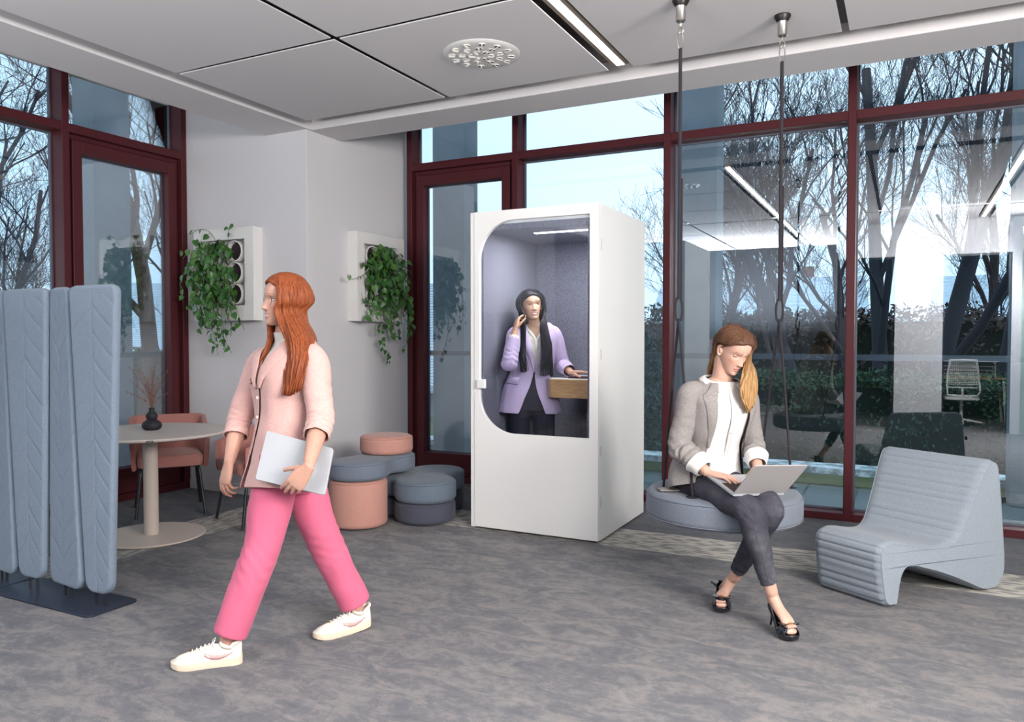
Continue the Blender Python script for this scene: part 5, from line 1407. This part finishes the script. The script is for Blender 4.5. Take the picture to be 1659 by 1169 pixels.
# ================================================================ SEATED WOMAN ON THE SWING
SKC=(0.57,0.345,0.265)
M['skin_b']=skin_mat('light_skin',SKC)
root=thing('person','person with long fair hair in a grey blazer typing while sitting on the swing','person',(at(1150,790,4.0).x,at(1150,790,4.0).y,0.0))
fS=dirv(.36,-.0,-.93); fSp=dirv(.55,0,-.83)
TS=Torso([(at(1148,792,4.05),fSp,.178,.12,.125),(at(1146,765,4.07),fSp,.182,.115,.13),(at(1152,724,4.06),(fS+fSp).normalized(),.145,.098,.105),(at(1158,690,4.02),fS,.148,.112,.105),
  (at(1162,662,3.99),fS,.160,.124,.105),(at(1165,640,3.98),fS,.170,.10,.10),(at(1167,624,3.97),fS,.125,.070,.082),(at(1168,612,3.965),fS,.062,.054,.062)])
fH=dirv(.38,-.56,-.74)
HS=Head(at(1187,565,3.895),fH,V((0,0,1))+RTc*.02,1.0,smile=.1)
b=MB(); TS.solid(b,off=-.012,t0=.13)
b.tube([at(1168,620,3.97),at(1171,604,3.955),HS.w((0,-.030,-.052))],[(.056,.054),(.050,.050),(.052,.055)],18,4)
HS.add(b)
shR,elR,wrR=at(1118,636,3.90),at(1102,722,3.93),at(1147,766,3.81)
shL,elL,wrL=at(1208,638,4.04),at(1220,716,4.08),at(1228,758,3.90)
for s_,e_,w_ in((shR,elR,wrR),(shL,elL,wrL)):
    b.tube([s_,s_.lerp(e_,.5),e_,e_.lerp(w_,.35),e_.lerp(w_,.8),w_],[.045,.041,.037,.037,.027,(.025,.020)],14,4)
hand(b,wrR,dirv(.86,-.10,-.50),V((0,0,-1)),dirv(.4,0,.9),curl=(.22,.28,.30,.34),k=.97,spread=.09,tc=(.1,.2),tout=.45,curve2=1.0)
hand(b,wrL,dirv(-.35,-.30,-.88),V((0,0,-1)),dirv(-.9,0,.2),curl=(.22,.28,.30,.34),k=.95,spread=.09,tc=(.1,.2),tout=.45)
hipR,knR,anR=at(1128,780,4.02),at(1213,826,3.62),at(1250,958,3.615)
hipL,knL,anL=at(1168,782,4.12),at(1250,822,3.64),at(1190,934,3.90)
for h_,k_,a_ in((hipR,knR,anR),(hipL,knL,anL)):
    b.tube([h_,h_.lerp(k_,.5),k_,k_.lerp(a_,.3),k_.lerp(a_,.85),a_],[.080,.066,.046,.046,.032,.029],16,4)
# high-heeled feet
def hfoot(an,toe,heel):
    ball=toe.lerp(heel,.30)+V((0,0,.018)); hl=heel+V((0,0,.0))
    b.tube([an,an.lerp(hl,.45),hl.lerp(ball,.15)],[.029,.026,.024],12,4,roundcap=True)
    b.tube([an.lerp(hl,.2),hl.lerp(ball,.45)+(an-hl)*.35,ball+V((0,0,.014)),toe.lerp(heel,.10)+V((0,0,.012))],[(.026,.028),(.027,.024),(.033,.017),(.027,.011)],14,5,roundcap=True,up=(0,0,1))
    dd=(toe-heel); dd.z=0; dd.normalize(); sd=V((0,0,1)).cross(dd)
    for q in(-.020,-.008,.004,.016): b.tube([ball+sd*q,ball+sd*q+dd*.040+V((0,0,.001))],[.0085,.0070],8,2,roundcap=True)
# right foot: toe tip / heel (top of the sole under the heel)
toR,heR=V((-0.425,3.650,0.022)),V((-0.432,3.800,0.135)); anR2=anR
toL,heL=V((-0.812,3.870,0.020)),V((-0.815,4.015,0.150))
toR=at(1286,1032,3.49); toR.z=.020; heR=at(1252,978,3.66); toL=at(1168,990,3.85); toL.z=.022; heL=at(1172,950,4.02)
hfoot(anR,toR,heR); hfoot(anL,toL,heL)
me=remeshed(b,0.0030,2)
skin_paint(me,HS,SKC,(0.55,0.21,0.19),(0.20,0.11,0.07))
bodyS=link_mesh(me,'body',M['skin_b'],root)
HS.eyes(bodyS,dirv(.40,-.75,-.6),(0.08,0.12,0.16),.72,SKC)
q=MB(); q.sphere(HS.w((.078,.006,-.030)),.0035,6); q.build('earring',mat('pearl',(.85,.83,.80),.15),bodyS)
q=MB(); q.tube([wrR+V((.0,.0,.0))+dirv(.3,1,0)*.024*1,wrR+dirv(.1,0,-1)*.026,wrR-dirv(.3,1,0)*.022,wrR-dirv(.1,0,-1)*.026,wrR+dirv(.3,1,0)*.024],.0012,6,5); q.build('bracelet',M['gold'],bodyS)
# jeans
m=mat('faded_black_denim',(0.045,0.045,0.058),.85,spec=.2); co=coords(m); f=noise_tex(m,co,5,4,.6); g_=noise_tex(m,co,300,2); lk(m,mixc(m,1,ramp(m,f,[(.35,(.028,.028,.038)),(.6,(.060,.060,.076)),(.75,(.11,.11,.125))]),ramp(m,g_,[(.3,(.75,.75,.75)),(.7,(1.2,1.2,1.2))]),'MULTIPLY'),bs(m).inputs['Base Color']); bump(m,g_,.2,.001); JN=m
b=MB()
TS2=Torso([(at(1150,800,4.05),fSp,.172,.13,.13),(at(1148,784,4.07),fSp,.185,.125,.137),(at(1147,765,4.07),fSp,.184,.118,.132),(at(1150,738,4.065),fSp,.140,.088,.100)])
TS2.solid(b,off=.0,step=8)
for (h_,k_,a_,ph) in((hipR,knR,anR,0),(hipL,knL,anL,1)):
    hem=k_.lerp(a_,.90)
    rings=tube_rings([h_,h_.lerp(k_,.45),k_.lerp(h_,.04),k_.lerp(a_,.28),k_.lerp(a_,.65),hem],[.094,.083,.067,.060,.047,.040],24,8)
    out=[]
    for i,r in enumerate(rings):
        c=sum(r,V((0,0,0)))/24; row=[]; u=i/len(rings)
        for p in r:
            nn=(p-c).normalized(); w=mnoise.noise(p*14)*.004+.0028*(gs(u-.42,.10)+gs(u-.95,.10))*math.sin(i*1.9+mnoise.noise(nn*1.7)*4)
            row.append(p+nn*w)
        out.append(row)
    b.loft(out)
me=remeshed(b,.0045,3,.5); jn=link_mesh(me,'jeans',JN,root)
TH=mat('grey_stitching',(0.13,0.115,0.12),.8); b=MB()
for (h_,k_,a_,sg) in((hipR,knR,anR,1),):
    ax=(k_-h_).normalized()
    rings=tube_rings([h_,h_.lerp(k_,.45),k_.lerp(h_,.04),k_.lerp(a_,.28),k_.lerp(a_,.65),k_.lerp(a_,.9)],[.0955,.0845,.0685,.0615,.0485,.0415],24,8)
    for jj in(3,): b.tube([r[jj] for r in rings[6:]],.0007,5,1)
b.build('seam_stitching',TH,jn)
# shirt
m=mat('white_cotton',(0.68,0.66,0.645),.8,spec=.2); WS=m
def offSh(t,ang): return .009+.004*math.sin(ang*6+t*9)*(1-t)+.016*max(0,(.38-t)/.38)
b=MB(); rings=[]
for i in range(41):
    t_=.03+.93*i/40; row=[]
    for j in range(48):
        an_=2*PI*j/48; p=TS.P(t_,an_,offSh(t_,an_)); w=mnoise.noise(p*9)*.004+mnoise.noise(p*24)*.002; c,f_,r_,Tn,_a,_b,_c=TS.frame(t_); row.append(p+(p-c).normalized()*w)
    rings.append(row)
b.loft(rings,caps=False); b.build('shirt',WS,root,raw=True,subsurf=1,solid=.002)
b=MB(); b.loft([[TS.P(.06+.80*i/20,k,.0175) for k in(-.075,.075)] for i in range(21)],caps=False,closed=False); b.build('placket',WS,root,solid=.002,raw=True)
BTN=mat('shirt_button',(.75,.74,.72),.3)
for t_ in(.2,.33,.46,.58,.70):
    q=MB(); q.sphere(TS.P(t_,0,.021),(.005,.005,.005),6); q.build('button',BTN,root)
for sd in(-1,1):
    b=MB(); rows=[]
    for i in range(15):
        q=i/14; ang=PI-(PI-.22)*q; t_=.965-.10*q**2.2
        p0=TS.P(min(t_+.02,.995),sd*ang,.006); ln=.032+.030*q**3
        dn_=(TS.P(t_-.07,sd*(ang+.12),.022)-p0).normalized()
        rows.append([p0,p0+V((0,0,.016)),p0+V((0,0,.015))+dn_*.5*ln,p0+V((0,0,.010))+dn_*1.05*ln])
    b.loft(rows,caps=False,closed=False); b.build('shirt_collar',WS,root,solid=.002,subsurf=1,raw=True)
# blazer
m=mat('grey_tweed',(0.27,0.25,0.24),.9,spec=.15); co=coords(m); f=noise_tex(m,co,420,2,.7); lk(m,ramp(m,f,[(.36,(.16,.148,.145)),(.62,(.34,.315,.30))]),bs(m).inputs['Base Color']); bump(m,f,.25,.002); TWD=m
def gapS(t):
    g=float(np.interp(t,[0,.2,.45,.65,.85,.95],[1.05,.85,.60,.52,.50,.62])); return g,g*.98
def offS(t,ang): return .026+.030*max(0,.38-t)+.004*math.sin(ang*4+t*8)
shell(TS,.02,.945,gapS,offS,'blazer',TWD,root,nt=44,amp=.005,seed=7,fold=.003)
for sd in(-1,1):
    lapel(TS,.36,.80,lambda t:gapS(t)[0]-.04,lambda q:0.06+0.40*q**.9,.031,'lapel',TWD,root,sd)
    lapel(TS,.78,.93,lambda t:gapS(t)[0]-.02,lambda q:0.40-.12*q,.033,'lapel_collar',TWD,root,sd)
b=MB()
sleeve(b,[TS.P(.76,1.25,-.07),shR+V((0,0,.0)),shR.lerp(elR,.5),elR+dirv(-.2,-.3,0)*.01,elR.lerp(wrR,.30),elR.lerp(wrR,.62)],[.036,.055,.056,.058,.058,.054],amp=.005,seed=4,folds=[(.80,.16,.0075,.036),(.5,.2,.003,.05)])
sleeve(b,[TS.P(.76,-1.25,-.07),shL,shL.lerp(elL,.5),elL,elL.lerp(wrL,.30),elL.lerp(wrL,.58)],[.036,.055,.055,.054,.055,.052],amp=.005,seed=5,folds=[(.80,.16,.006,.036)])
b.build('blazer_sleeves',TWD,root,solid=.004,subsurf=1,raw=True)
# turned-back shirt cuffs
for e_,w_,nm in((elR,wrR,1),(elL,wrL,2)):
    b=MB(); sleeve(b,[e_.lerp(w_,.55),e_.lerp(w_,.70),e_.lerp(w_,.86)],[.046,.050,.044],sub=8,amp=.005,seed=nm); sleeve(b,[e_.lerp(w_,.84),e_.lerp(w_,.62),e_.lerp(w_,.56)],[.044,.057,.062],sub=6,amp=.006,seed=nm+3); b.build('shirt_cuff',WS,root,solid=.003,subsurf=1,raw=True)
# jacket tail spread on the seat
tl=at(1075,790,4.08); b=MB(); rows=[]
for i in range(12):
    q=i/11; a=at(1063+52*q,793-22*q**1.5,4.10-.02*q); c=at(1070+60*q,797-4*q,4.0); rows.append([a,a.lerp(c,.35)+V((0,0,.012*math.sin(q*9))),a.lerp(c,.7)+V((0,0,.014*math.sin(q*9+1))),c])
for r in rows:
    for p in r: p.z=max(p.z,.584)
b.loft(rows,caps=False,closed=False); b.build('blazer_tail',TWD,root,solid=.006,subsurf=2,raw=True)
# hair
HFr=hair_mat('fair_brown_hair',(0.17,0.075,0.035),(0.36,0.19,0.085)); 
# lighter, honey-coloured lengths: the colour follows the strand's height on the head
co_=coords(HFr); sx_=nd(HFr,'ShaderNodeSeparateXYZ'); lk(HFr,co_,sx_.inputs[0]); mr=nd(HFr,'ShaderNodeMapRange'); mr.inputs[1].default_value=1.17; mr.inputs[2].default_value=1.35; lk(HFr,sx_.outputs['Z'],mr.inputs[0])
f2=noise_tex(HFr,coords(HFr,(150,150,7)),1,3,.6); lk(HFr,mixc(HFr,mr.outputs[0],ramp(HFr,f2,[(.3,(.26,.135,.055)),(.7,(.50,.30,.135))]),ramp(HFr,f2,[(.3,(.060,.027,.016)),(.7,(.13,.062,.034))])),bs(HFr).inputs['Base Color'])
b=MB()
def hlS(az):
    if az>0: return float(np.interp(az,[0,.3,.7,1.1,1.45,1.75,2.2,PI],[.074,.070,.062,.040,.012,-.015,-.055,-.075]))
    return float(np.interp(-az,[0,.3,.7,1.1,1.6,2.2,PI],[.074,.068,.048,.015,-.02,-.06,-.075]))
hair_cap(b,HS,.010,hlS)
# her left side: long front mass
lf=[[at(1208,602,3.83),at(1202,632,3.83),at(1208,658,3.85)],[at(1211,604,3.84),at(1208,636,3.84),at(1211,668,3.86)],[at(1215,604,3.87),at(1215,636,3.87),at(1214,664,3.88)],[at(1219,602,3.92),at(1223,634,3.91),at(1219,656,3.91)],[at(1218,598,3.98),at(1222,628,3.97),at(1221,650,3.95)],[at(1207,602,4.02),at(1212,625,4.03),at(1214,645,4.03)]]
locks(b,guides_side(HS,-1,.020,[1.12,1.3,1.5,1.8,2.2,2.7],lf,(.013,.020,.026),(.088,.045,-.005)),150,.0085,12,jit=.005)
# her right side: swept back behind the ear, hanging behind the neck
g=[]
for az,y0,low in zip([.62,.95,1.35,1.8,2.4,PI],np.linspace(.072,-.06,6),[[(1150,596,4.02),(1147,606,4.04)]]*3+[[(1151,598,4.04),(1150,608,4.06)],[(1160,600,4.06),(1160,612,4.08)],[(1175,600,4.06),(1178,612,4.08)]]):
    root_=V((.020,y0,head_top(HS,.02,y0))); a1=az+.35 if az<1.6 else az; a2=max(az+.65,1.95) if az<1.9 else az
    g.append([HS.w(root_),HS.w(HS.skull(az,.088,.012)),HS.w(HS.skull(a1,.052,.013)),HS.w(HS.skull(a2,.018,.014)),HS.w(HS.skull(max(a2,2.2),-.045,.016))]+[at(*q) for q in low])
locks(b,g,110,.0075,15,jit=.003)
b.build('hair',HFr,root,raw=True)
# shoes
PAT=mat('black_patent_leather',(0.008,0.009,0.014),.12,spec=.6,coat=.5); INS=mat('nude_insole',(.45,.28,.18),.5)
def pump(toe,heel,ank,tip,nm):
    """toe: front point on the floor; heel: heel seat of the sole; tip: lower end of the stiletto"""
    hd=V((toe.x-heel.x,toe.y-heel.y,0)).normalized(); sd=V((0,0,1)).cross(hd); d3=(toe-heel)
    def C(a): # a 0 heel ..1 toe: sole centre curve
        p=heel.lerp(toe,a); base=heel.z*(1-a)**1.0
        z=float(np.interp(a,[0,.15,.35,.60,.72,1.0],[heel.z,heel.z*.93,heel.z*.60,toe.z+ .012,toe.z+.004,toe.z+.006])); return V((p.x,p.y,z-.014))
    def Wd(a): return float(np.interp(a,[-.04,0,.12,.35,.60,.75,.90,1.0,1.03],[.013,.027,.034,.034,.043,.046,.039,.025,.010]))
    def Hh(a): return float(np.interp(a,[-.04,0,.12,.30,.45,.60,.68,.80,.95,1.03],[.060,.066,.060,.042,.032,.034,.052,.050,.036,.018]))
    root_=thing
    b=MB(); rings=[]
    for a in np.linspace(-.04,1.03,30):
        c=C(a); w=Wd(a); hh=.010+ (.010 if a>.55 else 0)
        rings.append([c+sd*x+V((0,0,z)) for x,z in((-w,-.0),(w,0),(w*1.02,hh),(-w*1.02,hh))])
    b.loft(rings); s_=b.build('shoe_sole',PAT,root,bevel=.002)
    # upper: walls, closed over the toes but open at the very tip
    b=MB(); rings=[]
    for a in np.linspace(-.04,.93,34):
        c=C(a)+V((0,0,.009)); w=Wd(a)*1.04; h_=Hh(a)*1.12
        closed=min(1,max(0,(a-.60)/.08)); 
        row=[]
        for j in range(19):
            q=PI*j/18 # 0 = right wall, PI = left wall
            x=math.cos(q); z=math.sin(q)
            if closed<1:
                # collapse the top to the rim of the nearer wall
                s0=1 if x>0 else -1; lim=.50+closed*.5
                zz=min(z,lim if closed<.999 else 1); xx=x if z<=lim else s0*math.sqrt(max(0,1-lim*lim))*(1-closed)+x*closed
                row.append(c+sd*(w*xx*.98)+V((0,0,h_*zz*(1 if closed>.9 else 1.0))))
            else: row.append(c+sd*(w*x)+V((0,0,h_*z)))
        rings.append(row)
    # split into two walls for the open part
    k0=next(i for i,a in enumerate(np.linspace(-.04,.93,34)) if a>=.60)
    b.loft([r[:8] for r in rings[:k0+1]],caps=False,closed=False); b.loft([r[11:] for r in rings[:k0+1]],caps=False,closed=False)
    b.loft(rings[k0:],caps=False,closed=False)
    # heel cup
    r0=rings[0]; b.add([r0[0],r0[3],r0[7],r0[11],r0[15],r0[18]],[(0,1,2,3,4,5)])
    u_=b.build('shoe_upper',PAT,root,solid=.0025,raw=True)
    b=MB(); b.tube([C(.04)+V((0,0,.006)),C(.05).lerp(tip,.35),tip.lerp(C(.05),.25),tip],[(.019,.022),(.010,.011),(.0055,.0055),(.0055,.0055)],12,5); b.build('stiletto_heel',PAT,s_)
    # bow with gold clasp
    c=C(.76)+V((0,0,.062)); up_=(V((0,0,1))*.85+hd*.5).normalized()
    for q in(-1,1):
        b=MB(); b.loft([[c+sd*q*x+hd*y+up_*z for y,z in((-h2,-.004),(h2,-.004),(h2,.006),(-h2,.006))] for x,h2 in((.005,.011),(.020,.019),(.038,.021),(.043,.019))]); b.build('bow_loop',PAT,u_,bevel=.002)
    b=MB(); b.obox(c+up_*.004,sd*.010,hd*.018,up_*.007); b.build('gold_clasp',M['gold'],u_,bevel=.002,smooth=False)
pump(toR,heR,anR,at(1243,1000,3.74)*1 if False else V((heR.x-.012,heR.y+.022,.010)),'r')
pump(toL,heL,anL,at(1152,942,4.06),'l')
# laptop on her lap
A=at(1189,800,3.60); B=at(1274,798,3.72)      # hinge ends
ux=(B-A).normalized(); C0=at(1150,769,3.79)
back=(C0-A); back=(back-ux*back.dot(ux)).normalized()*.215
A2=A; B2=A+ux*.305
t=thing('laptop','open silver laptop on the lap of the seated woman','laptop',tuple(A))
nl=ux.cross(back).normalized(); nl=nl if nl.z>0 else -nl
q4=rounded_quad([A2,B2,B2+back,A2+back],.01)
b=MB(); b.prism([p-nl*.012 for p in q4],nl*.011); lb=b.build('base',LAP,t,smooth=False,bevel=.0015)
KB_=mat('dark_keys',(.03,.014,.016),.5); b=MB()
for r_ in range(5):
    for c_ in range(13):
        o=A2+ux*(.026+.0198*c_)+back.normalized()*(.030+.0195*r_)+nl*.0002; b.obox(o,ux*.0084,back.normalized()*.0082,nl*.0010)
b.build('keyboard',KB_,lb,smooth=False)
b=MB(); o=A2+ux*.152+back.normalized()*.170+nl*.0002; b.obox(o,ux*.055,back.normalized()*.036,nl*.0004); b.build('trackpad',mat('trackpad_grey',(.42,.42,.44),.4),lb,smooth=False)
topc=at(1223,754,3.465); sv=(topc-A); sv=(sv-ux*sv.dot(ux)).normalized()*.208
ns_=ux.cross(sv).normalized(); ns_=ns_ if ns_.dot(FWc)<0 else -ns_
LG=mat('grey_aluminium',(0.44,0.42,0.42),.4,metal=.25)
q4=rounded_quad([A2,B2,B2+sv,A2+sv],.01)
b=MB(); b.prism([p for p in q4],-ns_*.006); ls=b.build('lid',LG,t,smooth=False,bevel=.0015)
b=MB(); i_=-ns_*.0064; b.prism([A2+ux*.01+sv*.05+i_,B2-ux*.01+sv*.05+i_,B2-ux*.01+sv*.96+i_,A2+ux*.01+sv*.96+i_],-ns_*.0006); b.build('display',mat('laptop_display',(.01,.01,.012),.15,emit=(.75,.8,.9),es=.5),ls,smooth=False)
# ================================================================ WOMAN IN THE BOOTH
SKD=(0.56,0.33,0.225)
M['skin_c']=skin_mat('warm_skin',SKD)
root=thing('person','person with long black hair in a lilac blazer phoning inside the white booth','person',(at(863,650,5.80).x,at(863,650,5.80).y,0.06))
fB=dirv(.10,0,-.99); D0=5.80
def zat(u,z,D=5.80):
    p=at(u,500,D); return V((p.x,p.y,z))
TB=Torso([(zat(858,.82),fB,.215,.15,.14),(zat(859,.96),fB,.192,.125,.135),(zat(862,1.115),fB,.140,.10,.098),(zat(864,1.21),fB,.142,.11,.098),(zat(865,1.30),fB,.158,.122,.10),(zat(866,1.395),fB,.166,.098,.098),(zat(866,1.455),fB,.122,.070,.080),(zat(865,1.495),fB,.060,.054,.060)])
HB_=Head(zat(860,1.622,5.76),dirv(.24,.03,-.97),V((0,0,1))+RTc*(-.10),1.0,smile=1.0,wide=1.07)
b=MB(); TB.solid(b,off=-.012,t0=.15)
b.tube([zat(865,1.46),zat(864,1.51,5.79),HB_.w((0,-.020,-.055))],[(.056,.054),(.049,.049),(.051,.054)],18,4); HB_.add(b)
shR,elR,wrR=at(834,540,5.72),at(825,588,5.53),at(835,534,5.60)
shL,elL,wrL=at(898,540,5.80),at(911,590,5.82),at(925,603,5.66)
for s_,e_,w_ in((shR,elR,wrR),(shL,elL,wrL)):
    b.tube([s_,s_.lerp(e_,.5),e_,e_.lerp(w_,.35),e_.lerp(w_,.8),w_],[.044,.040,.036,.035,.026,(.024,.019)],14,4)
hand(b,wrR,(HB_.w((.092,.030,.0))-wrR),dirv(.75,0,.45),dirv(.3,0,-1),curl=(.45,.55,.62,.7),k=.92,spread=.05,tc=(.2,.3),tout=.45)
hand(b,wrL,dirv(.93,.06,-.33),V((0,0,-1)),dirv(-.2,0,-.9),curl=(.12,.16,.2,.25),k=.92,spread=.10,tc=(.1,.2),tout=.4)
hipR,knR,anR=zat(842,.93),zat(840,.53),zat(842,.17); hipL,knL,anL=zat(878,.93),zat(884,.53),zat(886,.17)
for h_,k_,a_ in((hipR,knR,anR),(hipL,knL,anL)):
    b.tube([h_,h_.lerp(k_,.5),k_,k_.lerp(a_,.3),k_.lerp(a_,.85),a_],[.082,.070,.050,.050,.033,.029],16,4)
me=remeshed(b,0.0030,2); skin_paint(me,HB_,SKD,(0.52,0.16,0.15),(0.012,0.008,0.007),teeth=True)
bodyB=link_mesh(me,'body',M['skin_c'],root)
HB_.eyes(bodyB,dirv(.75,.05,-.65),(0.03,0.015,0.01),0,SKD)
# blouse
m=mat('cream_patterned_silk',(0.70,0.66,0.60),.6); co=coords(m); f=noise_tex(m,co,70,2,.5,1.5); lk(m,ramp(m,f,[(.44,(.74,.70,.64)),(.54,(.42,.37,.30)),(.60,(.74,.70,.64))]),bs(m).inputs['Base Color']); BL=m
def gapBl(t): g=-.02+.75*max(0,(t-.66)/.3)**1.2; return g,g
shell(TB,.30,.95,gapBl,.004,'blouse',BL,root,amp=.002,seed=2,solid=.002)
for sd in(-1,1): lapel(TB,.56,.93,lambda t:max(-.02,gapBl(t)[0]-.01),lambda q:.05+.16*q,.010,'blouse_collar',mat('cream_silk',(.78,.75,.70),.5) if 'cream_silk' not in bpy.data.materials else bpy.data.materials['cream_silk'],root,sd)
# trousers and shoes
BT=mat('navy_black_cloth',(0.022,0.022,0.036),.8,spec=.2); b=MB()
TB2=Torso([(zat(860,.84),fB,.17,.12,.125),(zat(861,.95),fB,.182,.12,.133),(zat(862,1.06),fB,.155,.108,.11),(zat(863,1.12),fB,.142,.102,.10)]); TB2.solid(b,off=.004,step=8)
for h_,k_,a_ in((hipR,knR,anR),(hipL,knL,anL)):
    b.tube([h_,h_.lerp(k_,.45),k_,k_.lerp(a_,.4),k_.lerp(a_,.9)],[.094,.086,.070,.062,.056],20,5)
link_mesh(remeshed(b,.006,3),'trousers',BT,root)
for a_ in(anR,anL):
    b=MB(); o=V((a_.x,a_.y,.062)); rings=[]
    for q,w,h_ in((-.04,.022,.075),(0,.030,.07),(.06,.030,.05),(.12,.036,.035),(.17,.026,.025),(.19,.008,.012)):
        rings.append([o+fB*q+fB.cross(V((0,0,1)))*(w*math.cos(t_))+V((0,0,max(0,h_*math.sin(t_)))) for t_ in [2*PI*j/14 for j in range(14)]])
    b.loft(rings); b.build('shoe',M['black'],root)
# blazer
m=mat('lilac_wool',(0.52,0.42,0.62),.8,spec=.2,sheen=.2); co=coords(m); f=noise_tex(m,co,250,2); lk(m,ramp(m,f,[(.35,(.47,.375,.57)),(.65,(.57,.46,.66))]),bs(m).inputs['Base Color']); LIL=m
def gapB(t): 
    g=float(np.interp(t,[0,.10,.2,.27,.34,.5,.65,.8,.95],[.42,.28,.11,.03,.05,.15,.27,.42,.60])); return g,g
def offB(t,ang): return .018+.012*max(0,.35-t)+.003*math.sin(ang*4+t*8)
shell(TB,.0,.95,gapB,offB,'blazer',LIL,root,nt=48,amp=.004,seed=9,fold=.003)
for sd in(-1,1):
    lapel(TB,.30,.82,lambda t:gapB(t)[0]-.03,lambda q:.04+.46*q**.9,.027,'lapel',LIL,root,sd)
    lapel(TB,.80,.94,lambda t:gapB(t)[0]-.02,lambda q:.50-.1*q,.029,'lapel_collar',LIL,root,sd)
    q=MB(); q.loft([[TB.P(tt,sd*(.55+.62*j/8),oo) for j in range(9)] for tt,oo in((.255,.026),(.245,.036),(.205,.040))],caps=False,closed=False); q.build('pocket_flap',LIL,root,solid=.004,raw=True)
b=MB()
sleeve(b,[TB.P(.76,1.25,-.07),shR,shR.lerp(elR,.5),elR+V((0,0,-.012)),elR.lerp(wrR,.30),elR.lerp(wrR,.72)],[.036,.053,.055,.056,.053,.046],amp=.004,seed=14,folds=[(.72,.14,.007,.036)])
sleeve(b,[TB.P(.76,-1.25,-.07),shL,shL.lerp(elL,.5),elL,elL.lerp(wrL,.30),elL.lerp(wrL,.80)],[.036,.053,.054,.051,.050,.045],amp=.004,seed=15,folds=[(.82,.16,.006,.034)])
b.build('blazer_sleeves',LIL,root,solid=.004,subsurf=1,raw=True)
b=MB(); sleeve(b,[elR.lerp(wrR,.60),elR.lerp(wrR,.80)],[.040,.040],sub=3); b.build('shirt_cuff',BL,root,solid=.002,raw=True)
# necklace
b=MB(); pts=[TB.P(.955-.055*gs(k/8,.9),k/8*1.1,.010 if abs(k)<6 else .008) for k in range(-8,9)]; b.tube(pts,.0009,5,3); b.sphere(TB.P(.90,0,.014),.0045,6); b.build('necklace',mat('pearl_chain',(.8,.75,.68),.2,metal=.4),root)
# hair
HBk=hair_mat('black_hair',(0.004,0.004,0.007),(0.014,0.013,0.020),.38); b=MB()
def hlB(az):
    return float(np.interp(abs(az),[0,.35,.75,1.15,1.6,2.2,PI],[.070,.060,.038,.0,-.03,-.06,-.075]))
hair_cap(b,HB_,.012,hlB)
lR=[[zat(851,1.46,5.66),zat(851,1.28,5.60),zat(855,1.14,5.60)],[zat(847,1.46,5.68),zat(846,1.28,5.60),zat(850,1.13,5.60)],[zat(843,1.46,5.74),zat(841,1.30,5.62),zat(845,1.13,5.61)],[zat(846,1.46,5.84),zat(844,1.3,5.9),zat(846,1.15,5.93)],[zat(862,1.46,5.90),zat(862,1.3,5.94),zat(862,1.15,5.95)]]
locks(b,guides_side(HB_,1,.010,[1.05,1.35,1.7,2.4,PI],lR,(.014,.022,.030,.034)),120,.0080,31,jit=.004)
lL=[[zat(876,1.46,5.64),zat(878,1.28,5.60),zat(874,1.11,5.60)],[zat(881,1.46,5.66),zat(884,1.28,5.60),zat(881,1.10,5.60)],[zat(885,1.46,5.70),zat(890,1.30,5.62),zat(889,1.11,5.62)],[zat(888,1.46,5.76),zat(894,1.30,5.68),zat(895,1.09,5.67)],[zat(884,1.46,5.86),zat(888,1.3,5.92),zat(890,1.12,5.93)],[zat(866,1.46,5.90),zat(868,1.3,5.94),zat(870,1.15,5.95)]]
locks(b,guides_side(HB_,-1,.010,[1.0,1.2,1.45,1.9,2.5,PI],lL,(.014,.022,.030,.036)),160,.0080,33,jit=.004)
b.build('hair',HBk,root,raw=True)
# phone
pc=HB_.w((.079,.035,-.045)); fw_=(HB_.w((.078,.075,-.085))-HB_.w((.083,-.01,-.0))).normalized(); sn_=(HB_.w((1,0,0))-HB_.w((0,0,0))).normalized(); tn_=fw_.cross(sn_).normalized()
b=MB(); b.obox(pc,fw_*.068,tn_*.034,sn_*.004); tag(b.build('phone',M['black'],smooth=False,bevel=.003),'black phone held to the ear of the woman in the booth','phone')
